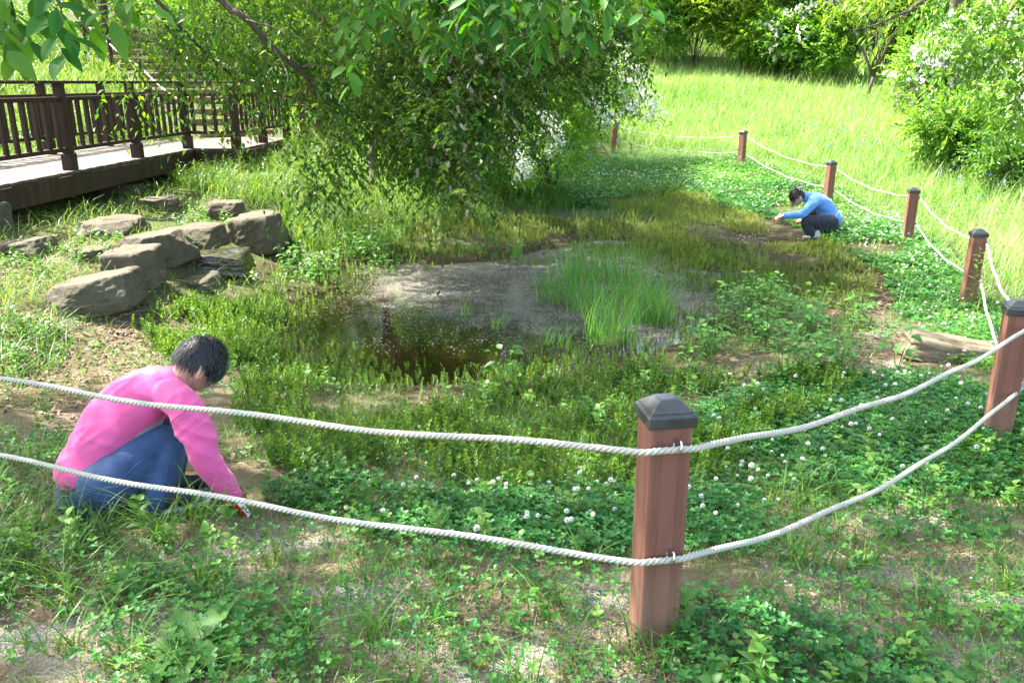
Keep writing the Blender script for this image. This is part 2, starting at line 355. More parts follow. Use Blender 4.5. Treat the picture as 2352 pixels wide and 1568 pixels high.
for k in 'ZABCDEFG':
    p = PB[k]; rz = R(RZ[k]); t = empty('fence_post', p, LAB[k], 'fence post', 'posts of the rope fence', rz)
    if k == 'G': t.rotation_euler = (0, R(5), rz)
    link('shaft', POSTM, t); link('cap', CAPM, t)
    rq = R(RSIDE[k]); rz += rq; out = np.array([math.sin(rz), -math.cos(rz), 0]); rt = np.array([math.cos(rz), math.sin(rz), 0])
    ringpos[k] = []
    for h in RH:
        lo = np.array(Matrix.Rotation(rq, 3, 'Z') @ Vector((.014, -.064-.019, h))); r_ = link('eye_ring', RINGM, t, lo, ); r_.rotation_euler = (0, R(12), R(8)+rq)
        ringpos[k].append(p+rt*.014-out*0+out*(.064+.023)+np.array([0, 0, h-.008]))
def rope_path(lv):
    P = []; ks = 'ZABCDEFG'
    sags = {'ZA': (.07, .05), 'AB': (.10, .14), 'BC': (.13, .12), 'CD': (.12, .12), 'DE': (.12, .12), 'EF': (.13, .13), 'FG': (.14, .12)}
    for a_, b_ in zip(ks[:-1], ks[1:]):
        A, B = ringpos[a_][lv], ringpos[b_][lv]; L = np.linalg.norm(B-A); step = .007 if a_ in 'ZA' else (.011 if a_ in 'BC' else .02)
        t = np.linspace(0, 1, int(L/step))[:-1, None]; s = sags[a_+b_][lv]
        if a_ == 'A': W_ = PB['A']; rz_ = R(RZ['A']); o_ = np.array([math.sin(rz_), -math.cos(rz_), 0])*.090; x_ = np.array([math.cos(rz_), math.sin(rz_), 0]); A = A+x_*.055; P.append(np.linspace(ringpos['A'][lv], A, 8)[:-1]); L = np.linalg.norm(B-A)
        if b_ == 'A': rz_ = R(RZ['A']); x_ = np.array([math.cos(rz_), math.sin(rz_), 0]); E_ = B; B = B-x_*.078
        P.append(A+(B-A)*t-np.array([0, 0, 1])*4*s*t*(1-t)+.006*np.sin(t*23+lv)*np.array([.3, .3, 1]))
        if b_ == 'A': P.append(np.linspace(B, E_, 12)[:-1])
    P.append(ringpos['G'][lv][None]); Q = np.vstack(P)
    for _ in range(6): Q[1:-1] = (Q[:-2]+2*Q[1:-1]+Q[2:])/4
    return Q
m, n, l, b, o = M_('rope_fibre'); nf = noise(n, l, 260, 3); nl = noise(n, l, 28, 3); a_ = n.new('ShaderNodeAttribute'); a_.attribute_name = 'rnd'
c1 = ramp(n, l, nf, [(.3, (.30,.28,.235)), (.7, (.50,.475,.415))])
gt = n.new('ShaderNodeMath'); gt.operation = 'MULTIPLY'; l.new(a_.outputs['Fac'], gt.inputs[0]); l.new(ramp(n, l, nl, [(.55, (0,0,0)), (.66, (1,1,1))]), gt.inputs[1])
l.new(mixc(n, l, gt.outputs[0], c1, (.22,.45,.40)), b.inputs['Base Color']); b.inputs['Roughness'].default_value = .9; b.inputs['Specular IOR Level'].default_value = .1
bump(n, l, b, nf, .5, .002); MROPE = m
for lv, lb in ((0, 'upper twisted off-white rope strung along the fence posts'), (1, 'lower twisted off-white rope strung along the fence posts')):
    P = rope_path(lv); T = np.gradient(P, axis=0); T /= np.linalg.norm(T, axis=1, keepdims=True)
    S = np.r_[0, np.cumsum(np.linalg.norm(np.diff(P, axis=0), axis=1))]
    sd_ = np.cross(T, [0, 0, 1.]); sd_ /= np.linalg.norm(sd_, axis=1, keepdims=True); up = np.cross(sd_, T); mb = MB()
    for j in range(3):
        ph = S/.056*2*math.pi+j*2*math.pi/3; c = P+.0054*(np.cos(ph)[:, None]*sd_+np.sin(ph)[:, None]*up)
        V, F = tube(c, .0061, 6); mb.add(V, F, 0, 1.0 if j == 0 else .0)
    mb.build('fence_rope', MROPE, None, label=lb, cat='rope', group='ropes of the fence')

# ------------------------------------------------------------ footbridge
m, n, l, b, o = M_('dark_timber'); nz = noise(n, l, 10, 6, stretch=(1, 1, .2)); nf = noise(n, l, 40, 5)
l.new(ramp(n, l, nz, [(.3, (.024,.013,.009)), (.55, (.045,.023,.016)), (.75, (.085,.042,.03))]), b.inputs['Base Color']); b.inputs['Roughness'].default_value = .65; b.inputs['Specular IOR Level'].default_value = .25; bump(n, l, b, nf, .3, .004); MTIM = m
m, n, l, b, o = M_('deck_board'); nz = noise(n, l, 6, 7, stretch=(.25, 3, 1)); a_ = attr(n, 'rnd')
c1 = ramp(n, l, nz, [(.3, (.055,.042,.035)), (.7, (.11,.088,.075))]); l.new(mixc(n, l, .35, c1, ramp(n, l, a_, [(0, (.045,.034,.027)), (1, (.14,.115,.10))])), b.inputs['Base Color']); b.inputs['Roughness'].default_value = .75; bump(n, l, b, nz, .4, .004); MDECK = m
DZ = .6
def bx(Y): return -5.98+.035*(Y-11.4)
br = empty('footbridge', (bx(12)-.9, 12, DZ), 'dark brown timber footbridge with slatted railings beside the rocks', 'bridge')
def part(name, boxes, mat=MTIM, bv=.006, rnd=None, parent=br):
    mb = MB()
    for k, q_ in enumerate(boxes): mb.add(boxv(*q_), BOXF, 0, rng.random() if rnd else .5)
    me = mb.mesh(name, mat, False)
    if bv: bevel(me, bv, 1)
    ob = link(name, me, parent); ob.matrix_parent_inverse = Matrix.Translation(br.location).inverted(); return ob
BW = 1.75
bds = []
y = 5.0
while y < 18.4:
    x0, x1 = bx(y)-BW-.12, bx(y)+.12
    if y > 15.25: x1 = bx(15.3)+1.0+.02*(y-15)
    e0, e1 = rng.normal(0, .008, 2); bds.append((((x0+x1)/2+e0, y, DZ-.02+rng.normal(0, .002)), (x1-x0+e1, .136, .04))); y += .145
part('deck', bds, MDECK, .004, True)
def beam(p, q_, w_, h_):                                # box between two plan points, top at z
    p, q_ = np.array(p, float), np.array(q_, float); d = q_-p; L = np.linalg.norm(d); d /= L
    x = np.cross(d, [0, 0, 1.]); x /= np.linalg.norm(x); return ((p+q_)/2, (w_, L, h_), np.stack([x, d, np.cross(x, d)], 1))
part('edge_beam', [beam((bx(5)+.10, 5, DZ-.18), (bx(15.2)+.10, 15.2, DZ-.18), .09, .27)])
part('edge_beam', [beam((bx(5)-BW-.1, 5, DZ-.18), (bx(18)-BW-.1, 18, DZ-.18), .09, .27)])
part('edge_beam', [beam((bx(15.3)+.15, 15.24, DZ-.165), (bx(15.3)+1.02, 15.24, DZ-.165), .09, .24)])
part('edge_beam', [beam((bx(15.3)+1.0, 15.3, DZ-.165), (bx(15.3)+1.05, 18.4, DZ-.165), .09, .24)])
part('support_post', [((bx(15.3)+.95, 15.36, .05), (.16, .16, .7))])
part('support_post', [((bx(15.3)-.1, 15.36, .05), (.16, .16, .7))])
def rail_run(pts, nb, skip_first=False):
    for k, p in enumerate(pts):
        if not (skip_first and k == 0):
            part('post', [((p[0], p[1], DZ+.62), (.115, .115, 1.0)), ((p[0], p[1], DZ+.11), (.15, .15, .22))])
        if k+1 < len(pts):
            q_ = pts[k+1]; a3 = lambda h: ((p[0], p[1], DZ+h), (q_[0], q_[1], DZ+h))
            part('top_rail', [beam(*a3(1.135), .13, .042)])
            d = np.array([q_[0]-p[0], q_[1]-p[1]]); L = np.linalg.norm(d); d /= L; e = .062
            in3 = lambda h: ((p[0]+d[0]*e, p[1]+d[1]*e, DZ+h), (q_[0]-d[0]*e, q_[1]-d[1]*e, DZ+h))
            part('mid_rail', [beam(*in3(.925), .06, .055)]); part('bottom_rail', [beam(*in3(.275), .06, .055)])
            c = nb if isinstance(nb, int) else nb[k]
            for j in range(c):
                f = (j+.75)/(c+.5)*1.0; x_, y_ = p[0]+d[0]*L*f, p[1]+d[1]*L*f
                ang = math.atan2(d[1], d[0]); Mx = np.array(Matrix.Rotation(ang, 3, 'Z'))
                part('baluster', [((x_, y_, DZ+.6), (.062, .045, .594), Mx)], MTIM, .004)
near_pts = [(bx(y)-.0, y) for y in (7.5, 9.45, 11.4, 13.35, 15.3)]
cnr = (bx(15.3)+.86, 15.34)
rail_run(near_pts, [7, 8, 8, 8]); rail_run([near_pts[-1], cnr], 4, True); rail_run([cnr, (cnr[0]+.08, 16.75), (cnr[0]+.2, 18.1)], [6, 6], True)
rail_run([(bx(y)-BW, y) for y in (8.3, 10.2, 12.1, 14.0, 15.9, 17.8)], [5, 8, 8, 8, 7])
MCON = solid('grey_stone', (.05,.045,.035), (.12,.11,.09), 12, .9, .6, .02)
mb = MB(); fp = hit(5, 492); mb.add(boxv((bx(9.3)-.85, 9.3, .12), (2.3, .5, .62)), BOXF); bevel(me := mb.mesh('footing', MCON, False), .03, 2)
ob = link('footing', me, br); ob.matrix_parent_inverse = Matrix.Translation(br.location).inverted()

# ------------------------------------------------------------ rocks
m, n, l, b, o = M_('rock'); n1 = noise(n, l, 3.5, 8, rough=.65); n2 = noise(n, l, 22, 6, rough=.7); n3 = noise(n, l, 1.7, 3)
c1 = ramp(n, l, n2, [(.25, (.042,.032,.018)), (.5, (.092,.072,.046)), (.75, (.165,.134,.092))]); c1 = mixc(n, l, .5, c1, ramp(n, l, n1, [(.3, (.04,.031,.018)), (.7, (.155,.127,.088))]))
c1 = mixc(n, l, ramp(n, l, n3, [(.52, (0,0,0)), (.72, (.55,.55,.55))]), c1, (.035,.04,.014)); l.new(c1, b.inputs['Base Color'])
b.inputs['Roughness'].default_value = .85; ad = n.new('ShaderNodeMath'); ad.operation = 'ADD'; l.new(n1, ad.inputs[0]); l.new(n2, ad.inputs[1]); n5 = noise(n, l, 75, 4, rough=.75); b3 = n.new('ShaderNodeBump'); b3.inputs['Strength'].default_value = .5; b3.inputs['Distance'].default_value = .008; l.new(n5, b3.inputs['Height']); kb = bump(n, l, b, ad.outputs[0], .75, .035); l.new(b3.outputs[0], kb.inputs['Normal']); MROCK = m
MTAN = solid('tan_boulder', (.10,.075,.045), (.22,.175,.115), 9, .9, .5, .02, detail=8)
m, n, l, b, o = M_('wet_rock'); n2 = noise(n, l, 9, 6); l.new(ramp(n, l, n2, [(.3, (.012,.010,.007)), (.6, (.05,.04,.025)), (.75, (.12,.085,.045))]), b.inputs['Base Color']); b.inputs['Roughness'].default_value = .12; bump(n, l, b, n2, .5, .02); MWET = m
def rock_mesh(seed, sz, boxy=.35, mat=MROCK, tilt=0):
    bm = bmesh.new(); bmesh.ops.create_icosphere(bm, subdivisions=5, radius=1); V = np.array([v.co[:] for v in bm.verts])
    r_ = np.random.default_rng(seed); p = 9+10*boxy; V = V/np.maximum((np.abs(V)**p).sum(1, keepdims=True)**(1/p), 1e-6)
    th_ = np.arctan2(V[:, 1], V[:, 0]); pl = 1+.30*(vnoise(np.c_[np.cos(th_)*1.3+seed*3.7, np.sin(th_)*1.3], seed)-.5); V[:, :2] *= pl[:, None]*(1-.07*V[:, 2:3])   # uneven plan, near-vertical sides
    for _ in range(5):                                   # broken corners and edges
        d = r_.normal(size=3); d[2] = abs(d[2])*.35; d /= np.linalg.norm(d); k = V@d; lim = .98+.22*r_.random()
        V -= np.maximum(k-lim, 0)[:, None]*d*.97
    V[:, 2] += .16*V[:, 0]*r_.uniform(-1, 1)+.16*V[:, 1]*r_.uniform(-1, .3)
    V *= (1+.08*(vnoise(V*2.2+seed, seed)-.5)+.06*(vnoise(V*5+seed, seed+1)-.5)+.05*(vnoise(V*11, seed+2)-.5)+.03*(vnoise(V*24, seed+4)-.5))[:, None]
    V = (V-(V.max(0)+V.min(0))/2)/((V.max(0)-V.min(0))/2)*np.array(sz)/2*1.04
    if tilt: V[:, 2] += V[:, 0]*tilt
    for v, c in zip(bm.verts, V): v.co = c
    me = bpy.data.meshes.new('rock'); bm.to_mesh(me); bm.free(); me.polygons.foreach_set('use_smooth', [True]*len(me.polygons)); me.materials.append(mat); return me
ROCKS = []
def rock_px(u0, u1, v0, v1, dep, label, seed, boxy=.35, mat=MROCK, rz=0, sink=.06, tilt=0):
    g = hit((u0+u1)/2, v1); z = g[1]*cp-(g[2]-EYE)*sp; th = math.atan2(EYE-g[2], g[1])
    W = (u1-u0)/FPX*z*1.12; dep *= 1.2; hd_ = np.array(g[:2])/np.linalg.norm(g[:2])*dep/2; ROCKS.append((g[0], g[1], W)); H = max(((v1-v0)/FPX*z-dep*math.sin(th)*.75)/math.cos(th), .10)+sink
    ob = link('rock', rock_mesh(seed, (W, dep, H), boxy, mat, tilt), None, (g[0]+hd_[0], g[1]+hd_[1], g[2]-sink+H/2), label=label, cat='rock', group='rocks by the little stream'); ob.rotation_euler = (0, 0, R(rz)); return ob
rock_px(130,322,615,738,.62,'large round grey rock nearest the water on the left bank',11,.35,rz=14,tilt=.12)
rock_px(266,372,556,662,.5,'tall upright grey rock between the large round one and the square one',12,.5)
rock_px(300,428,520,622,.6,'square shouldered grey rock in the middle of the left rock group',13,.5,rz=-6)
rock_px(392,500,508,578,.75,'sloping rock striped by railing shadows above the wet slab',14,.3,tilt=-.05)
rock_px(535,658,482,585,.7,'large rough slanted rock right of the little stream',15,.4,rz=-10,tilt=.16)
rock_px(428,572,568,640,.55,'flat dark wet slab with water running over it',16,.6,MWET,rz=10)
rock_px(385,505,617,668,.6,'low pale slab lying in front of the wet slab',17,.2,tilt=-.1)
rock_px(200,302,498,550,.6,'flat topped pale rock left of the square rock',18,.35)
rock_px(248,330,488,535,.5,'dark rounded rock just behind the flat topped pale rock',19,.3)
rock_px(0,112,543,600,.5,'low pale slab lying in grass by the left picture edge',20,.5,tilt=.1)
rock_px(484,562,458,508,.5,'small mossy rock behind the slanted one, under the tree',21,.35)
rock_px(178,248,560,605,.4,'small half buried slab amid pulled grass behind the large round rock',22,.4)
rock_px(328,415,450,486,.5,'dark shaded stone under the bridge edge',23,.4)
rock_px(244,330,420,450,.5,'brown stone deep in the shadow under the bridge',24,.4)
rock_px(2072,2305,762,836,.45,'long low tan boulder on the right bank under the ropes',25,.25,MTAN,rz=-8,tilt=-.12)

# ------------------------------------------------------------ log steps, hand-rail posts and rope up the hill, timber sign
MLOG = solid('weathered_log', (.12,.075,.04), (.30,.21,.12), 14, .8, .4, .01, stretch=(.3, 2, 2))
s0, s1 = np.array([-6.0, 18.6]), np.array([-13.2, 28.5])
mb = MB(); mb.add(boxv((0,0,0), (1.6,.11,.15)), BOXF); STEPM = bevel(mb.mesh('log_step', MLOG, False), .03, 3)
for i in range(14):
    p = s0+(s1-s0)*(i/13)**.97; q_ = hz(*p); ob = link('log_step', STEPM, None, (p[0], p[1], q_+.05), label='square timber step set into the grassy slope behind the bridge', cat='step', group='timber steps climbing the slope'); ob.rotation_euler = (0, 0, R(30+rng.normal(0, 2)))
mb = MB(); V, F = tube([(0,0,-.2),(0,0,.4),(0,0,.9),(0,0,.93)], [.055,.055,.053,.045], 12); mb.add(V, F); HPM = mb.mesh('rail_post', MTIM)
hp = {0: [], 1: []}
for side, off in ((0, np.array([-.95, -.55])), (1, np.array([.95, .55]))):
    for i in range(5):
        p = s0+(s1-s0)*(i/4)+off; q_ = float(hz(*p)); hp[side].append((p[0], p[1], q_+.78))
        link('rail_post', HPM, None, (p[0], p[1], q_), label=('round dark post lining the left of the hill steps' if side == 0 else 'round dark post lining the right of the hill steps'), cat='post', group='round posts left of the steps' if side == 0 else 'round posts right of the steps')
for side in (0, 1):
    mb = MB(); P = np.array(hp[side]); pts = []
    for a_, b_ in zip(P[:-1], P[1:]):
        t = np.linspace(0, 1, 12)[:-1, None]; pts.append(a_+(b_-a_)*t-np.array([0, 0, 1])*.25*t*(1-t))
    V, F = tube(np.vstack(pts+[P[-1:]]), .018, 6); mb.add(V, F); mb.build('handrail_rope', MROPE, None, label='white rope handrail on the %s of the hill steps' % ('left' if side == 0 else 'right'), cat='rope')
sg = hit(716, 322); MRED = solid('red_brown_board', (.10,.035,.025), (.19,.07,.045), 9, .6, .3, .006, stretch=(2, 2, .3))
t = empty('trail_sign', sg, 'red brown timber sign stand half hidden by willow leaves', 'sign')
def sp_(name, c, s): mb = MB(); mb.add(boxv(c, s), BOXF); return link(name, bevel(mb.mesh(name, MRED, False), .006, 1), t)
sp_('leg', (-.17,0,.5), (.11,.11,1.4)); sp_('leg', (.17,.02,.5), (.11,.11,1.4)); sp_('shelf', (0,-.02,.72), (.62,.28,.03)); sp_('board', (0,.0,1.02), (.55,.06,.36))
mb = MB(); mb.add(boxv((0,0,1.27), (.72,.3,.03)), BOXF); link('roof', bevel(mb.mesh('roof', MTIM, False), .006, 1), t)
# ------------------------------------------------------------ plants: materials and leaf builders
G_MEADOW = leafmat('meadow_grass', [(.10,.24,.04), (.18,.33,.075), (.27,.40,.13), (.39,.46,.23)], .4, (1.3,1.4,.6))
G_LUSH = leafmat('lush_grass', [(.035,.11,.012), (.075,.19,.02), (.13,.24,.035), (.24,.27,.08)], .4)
G_WEED = leafmat('weed_leaf', [(.04,.12,.02), (.08,.19,.03), (.14,.26,.05)], .4)
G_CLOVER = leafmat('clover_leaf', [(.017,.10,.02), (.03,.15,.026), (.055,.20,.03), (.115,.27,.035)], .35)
G_POND = leafmat('pondweed_leaf', [(.045,.115,.014), (.09,.18,.022), (.16,.26,.035)], .4, rough=.35, spec=.35)
G_PONDY = leafmat('pondweed_yellow', [(.08,.11,.02), (.13,.20,.03), (.19,.27,.045), (.26,.29,.06), (.17,.13,.04)], .3, rough=.35)
G_KNOT = leafmat('knotweed_leaf', [(.04,.13,.02), (.07,.20,.03), (.12,.26,.05)], .4)
G_REED = leafmat('reed_blade', [(.045,.17,.03), (.085,.26,.05), (.15,.31,.06), (.30,.30,.10)], .42)
G_WIL = leafmat('willow_leaf', [(.022,.085,.012), (.04,.125,.018), (.07,.16,.025), (.12,.20,.03)], .45, (1.9,1.7,.35), rough=.42, spec=.22)
G_WILN = leafmat('near_willow_leaf', [(.022,.10,.016), (.036,.14,.02), (.06,.17,.024), (.09,.20,.03)], .4, (1.8,1.7,.35), rough=.5, spec=.15)
G_BUSH = leafmat('bush_leaf', [(.06,.16,.022), (.10,.23,.03), (.16,.30,.045), (.23,.35,.07)], .5, (1.5,1.5,.6))
G_BUSHD = leafmat('dark_bush_leaf', [(.075,.19,.028), (.125,.26,.04), (.19,.33,.055)], .56, (1.8,1.75,.6))
G_BRIGHT = leafmat('bright_leaf', [(.10,.20,.02), (.18,.30,.03), (.27,.36,.05)], .5, (1.5,1.4,.4))
WHITEP = leafmat('white_petal', [(.62,.62,.54), (.78,.78,.74), (.85,.84,.80)], .3, (1,1,1), rough=.6)
CATKIN = leafmat('catkin_fluff', [(.42,.33,.28), (.58,.52,.47), (.34,.25,.20)], .3, (1,1,1), rough=.9, spec=.05)
CATGRN = leafmat('catkin_green', [(.16,.15,.02), (.24,.22,.03)], .2)
BLUEP = leafmat('blue_petal', [(.10,.16,.60), (.16,.26,.75)], .2, (1,1,1))
BARK = solid('bark', (.045,.033,.024), (.13,.10,.075), 16, .9, .7, .02, stretch=(1.5, 1.5, .35))
TWIGM = solid('twig_bark', (.055,.045,.02), (.13,.11,.045), 30, .8)
STRAW = leafmat('straw', [(.20,.14,.075), (.33,.25,.14), (.42,.34,.22)], .1, (1,1,1), rough=.8)
DEAD = leafmat('dead_leaf', [(.10,.055,.03), (.20,.125,.075), (.33,.25,.19), (.26,.14,.08)], .15, (1,1,1), rough=.8)
FLUFF = leafmat('seed_fluff', [(.24,.22,.19), (.36,.34,.31), (.5,.48,.45)], .2, (1,1,1), rough=.95, spec=.05)

def leafT(L=1., W=.4, n=2, fold=.12, droop=.15, pk=.42):
    """leaf along +Y: n=1 -> four vertices; else rows of three"""
    if n == 1: return np.array([(0,0,0), (-W/2,L*pk,fold*W), (0,L,-droop*L), (W/2,L*pk,fold*W)]), [np.array([[0,2,1],[0,3,2]])]
    t = np.linspace(0, 1, n+1); wd = W/2*np.sin(np.pi*np.clip(t, 0, 1)**(math.log(.5)/math.log(pk)))**.8; wd[0] = .02*W; wd[-1] = .01*W
    V = np.concatenate([np.stack([s*wd, L*t, abs(s)*fold*wd*2-droop*L*t*t], 1)[:, None] for s in (-1, 0, 1)], 1).reshape(-1, 3)
    i = np.arange(n)[:, None]*3; j = np.arange(2)[None]
    return V, [np.stack([i+j, i+j+1, i+j+4, i+j+3], -1).reshape(-1, 4)]
def joinT(parts):
    V, F, k = [], [], 0
    for v, f in parts:
        for q_ in f: F.append(np.asarray(q_)+k)
        V.append(v); k += len(v)
    d = {}
    for q_ in F: d.setdefault(q_.shape[1], []).append(q_)
    return np.concatenate(V), [np.concatenate(x) for x in d.values()]
def xf(T, M, p): return T[0]@np.asarray(M).T+np.asarray(p), T[1]
def eul(x, y, z): return np.array(Matrix.Rotation(z, 3, 'Z')@Matrix.Rotation(y, 3, 'Y')@Matrix.Rotation(x, 3, 'X'))
def sprayT(k=9, L=.22, leaf=.05, wr=.45, n=1, r_=rng, droop=.2):
    ps = []
    for i in range(k):
        t = (i+.6)/k; s = 1 if i % 2 else -1; a = s*R(r_.uniform(35, 75))*(1-.6*t)
        ps.append(xf(leafT(leaf*r_.uniform(.75, 1.15), leaf*wr, n, .15, .15), eul(R(r_.uniform(-45, 15)), R(r_.uniform(-35, 35)), -a), (0, L*t, -droop*L*t*t)))
    return joinT(ps)
def rbasis(K, up=.5, scale=(.8, 1.2)):                   # random spray frames: direction random with an upward bias
    d = rng.normal(size=(K, 3)); d[:, 2] = d[:, 2]*.7+up; M = rot_to(d); M = np.einsum('kij,kjl->kil', axang(M[:, :, 1], rng.uniform(-.8, .8, K)), M)
    return M*rng.uniform(*scale, K)[:, None, None]
def rz_tilt(K, tilt=.25, scale=(.8, 1.2)):               # upright templates: random spin, small tilt
    a = rng.uniform(0, 2*math.pi, K); b = rng.normal(0, tilt, K); c = rng.uniform(0, 2*math.pi, K)
    Z = np.zeros((K, 3, 3)); Z[:, 0, 0] = np.cos(a); Z[:, 0, 1] = -np.sin(a); Z[:, 1, 0] = np.sin(a); Z[:, 1, 1] = np.cos(a); Z[:, 2, 2] = 1
    ax_ = np.stack([np.cos(c), np.sin(c), 0*c], 1); return np.einsum('kij,kjl->kil', axang(ax_, b), Z)*rng.uniform(*scale, K)[:, None, None]
def blades(mb, P, h, w, lean=.25, curl=.5, seg=3, rnd=None, mat=0, az=None):
    K = len(P)
    if K == 0: return
    az = rng.uniform(0, 2*math.pi, K) if az is None else az; h = np.broadcast_to(h, (K,)); w = np.broadcast_to(w, (K,))
    le = np.abs(rng.normal(lean, .5*lean, K)); cu = np.abs(rng.normal(curl, .5*curl, K)); rnd = rng.random(K) if rnd is None else rnd
    d = np.stack([np.cos(az), np.sin(az)], 1); tw = az+math.pi/2+rng.normal(0, .5, K); s_ = np.stack([np.cos(tw), np.sin(tw), np.zeros(K)], 1)
    t = np.linspace(0, 1, seg+1); hor = h[:, None]*(le[:, None]*t+cu[:, None]*t**2.2); ver = h[:, None]*(t-.45*cu[:, None]*t**3); ver = np.maximum(ver, .01)*1.0
    ver[:, 0] = -.02
    c = np.concatenate([d[:, None]*hor[..., None], ver[..., None]], -1)+P[:, None]
    wd = (w[:, None]*np.minimum(1, 1.15*(1-t)**.75+.0)*.5)[..., None]; wd = np.maximum(wd, w[:, None, None]*.05)
    V = np.stack([c-s_[:, None]*wd, c+s_[:, None]*wd], 2).reshape(-1, 3); m_ = 2*(seg+1)
    i = np.arange(seg)*2; f = np.stack([i, i+1, i+3, i+2], 1); F = (f[None]+(np.arange(K)*m_)[:, None, None]).reshape(-1, 4)
    mb.add(V, [F], mat, np.repeat(rnd, m_))
def scatter(dens, box, polys, cut=None, ns=1.0, seed=0, clear=()):
    x0, x1, y0, y1 = box; K = int((x1-x0)*(y1-y0)*dens); X = rng.uniform(x0, x1, K); Y = rng.uniform(y0, y1, K); Z = hz(X, Y)
    u, v, z = pr(X, Y, Z); ok = z > .4
    a = np.clip(260/np.maximum(z, 1), 25, 90); q_ = np.stack([X, Y], 1)*1.3         # ragged edges for every patch
    u = u+a*(vnoise(q_, 77)-.5)*1.8+rng.normal(0, 1, K)*a*.22; v = v+(a*(vnoise(q_, 78)-.5)*1.8+rng.normal(0, 1, K)*a*.22)*.45
    if polys is not None:
        s_ = np.zeros(K, bool)
        for p in polys: s_ |= inpoly(u, v, p)
        ok &= s_
    if cut is not None: ok &= vnoise(np.stack([X, Y], 1)*ns, seed) > cut+rng.normal(0, .05, K)
    for cx, cy, r_ in clear: ok &= (X-cx)**2+(Y-cy)**2 > r_*r_
    return np.stack([X, Y, Z], 1)[ok]
KEEP = [(-1.52, 3.62, .34), (4.25, 12.2, .36)]           # where the two women squat
FENCE_KEEP = [(PB[k][0], PB[k][1], .09) for k in 'ABCDEFG']

# ------------------------------------------------------------ ground cover
MEADOW = [(1300,330),(1400,150),(1900,150),(2100,190),(2150,400),(2600,430),(3200,560),(3200,860),(2420,720),(2260,590),(2110,500),(1930,420),(1720,350),(1420,330)]
CLOV_R = [(1560,350),(1720,370),(1930,440),(2110,540),(2240,680),(2420,760),(2420,900),(2180,830),(2060,760),(2030,640),(1920,570),(1800,520),(1660,470),(1560,430),(1400,470),(1180,470),(1180,400),(1350,340)]
CLOV_N = [(1600,930),(1880,860),(2420,900),(2800,1000),(2800,1240),(2060,1140),(1800,1230),(1890,1440),(2280,1620),(2400,2200),(1480,2200),(1545,1480),(1590,1250),(1440,1290),(900,1250),(620,1160),(760,1110),(1000,1140),(1440,1120)]
CLOV_L = [(250,1330),(700,1330),(700,2200),(200,2200)]
W1 = [(330,760),(560,650),(650,660),(640,720),(600,780),(690,830),(900,890),(1110,895),(1290,885),(1480,870),(1560,860),(1900,850),(1950,900),(1620,1090),(1400,1130),(900,1120),(700,1120),(560,1060),(540,900),(400,860)]
W2 = [(900,560),(1000,505),(1300,480),(1560,430),(1700,480),(1790,560),(1900,560),(2020,640),(1960,720),(1850,690),(1660,690),(1560,640),(1250,580),(950,590)]
KN_R = [(1640,730),(1760,680),(1900,720),(1990,760),(1960,860),(1880,900),(1640,890),(1480,880),(1590,840)]
KN_L = [(630,640),(700,590),(790,560),(930,570),(945,620),(800,655),(700,680)]
LBANK = [(380,370),(620,370),(700,320),(1100,400),(1300,440),(1300,480),(1130,510),(1090,550),(920,570),(760,580),(660,570),(650,470),(560,470),(430,450)]
LTOP = [(-300,480),(200,480),(300,560),(260,640),(120,700),(-300,760)]
LWEED = [(-400,700),(120,740),(150,850),(20,880),(-400,900)]
FGL = [(-900,960),(140,1000),(560,1160),(620,1300),(420,1400),(-600,1500),(-1000,1400)]
SHADEG = [(1080,400),(1450,330),(1580,380),(1560,450),(1300,470),(1120,490)]
def cover(name, mats, fn, smooth=True):
    mb = MB(); fn(mb); mb.build(name, mats, None, smooth, kind='stuff', label=LBL[name], cat='ground cover')
LBL = {'meadow_grass': 'tall pale yellow green grass of the sunlit meadow', 'bank_grass': 'lush green grass on the bank under the willow and on the slope', 'tuft_grass': 'loose green grass tufts in the shaded foreground',
 'clover_carpet': 'carpet of three leaved clover around the rope fence', 'pondweed': 'short leafy pondweed stems edging the dark water', 'marsh_pondweed': 'yellowish pondweed covering the marsh behind the pond',
 'clover_blooms': 'distant white clover blooms dotting the right bank', 'straw_litter': 'dry straw lying on the bare ground', 'leaf_litter': 'brown dead leaves on the ground left of the pond', 'seed_fluff': 'white willow seed fluff floating on the pond and lying on soil',
 'meadow_flowers': 'small blue flowers sprinkled over the meadow', 'slope_weeds': 'tall leafy weeds on the slope behind the bridge', 'small_weeds': 'small broad leaved weeds among the clover'}
def f_meadow(mb):
    P = scatter(430, (-1, 18, 9, 34), [MEADOW], clear=FENCE_KEEP); near_ = P[:, 1] < 15
    blades(mb, P, rng.uniform(.18, .44, len(P))*np.where(near_, .75, 1)*(.7+.6*vnoise(P[:, :2]*.5, 9)), np.where(near_, .007, .010), .25, .45, 3, np.clip(rng.normal(.55, .25, len(P))+.5*(vnoise(P[:, :2]*.35, 2)-.5), 0, 1))
    Q = scatter(420, (1, 12, 4, 25), [[(1390,325),(1720,340),(1930,415),(2110,495),(2270,590),(2430,730),(2430,810),(2230,690),(2090,570),(1910,478),(1710,395),(1390,365)]], None, 1, 0, FENCE_KEEP); blades(mb, Q, rng.uniform(.08, .24, len(Q)), .008, .35, .5, 3, rng.uniform(0, .6, len(Q)))
    Q = scatter(30, (-1, 18, 9, 34), [MEADOW]); h = rng.uniform(.45, .8, len(Q)); blades(mb, Q, h, .010, .15, .3, 4, rng.uniform(.7, 1, len(Q)))
cover('meadow_grass', G_MEADOW, f_meadow)
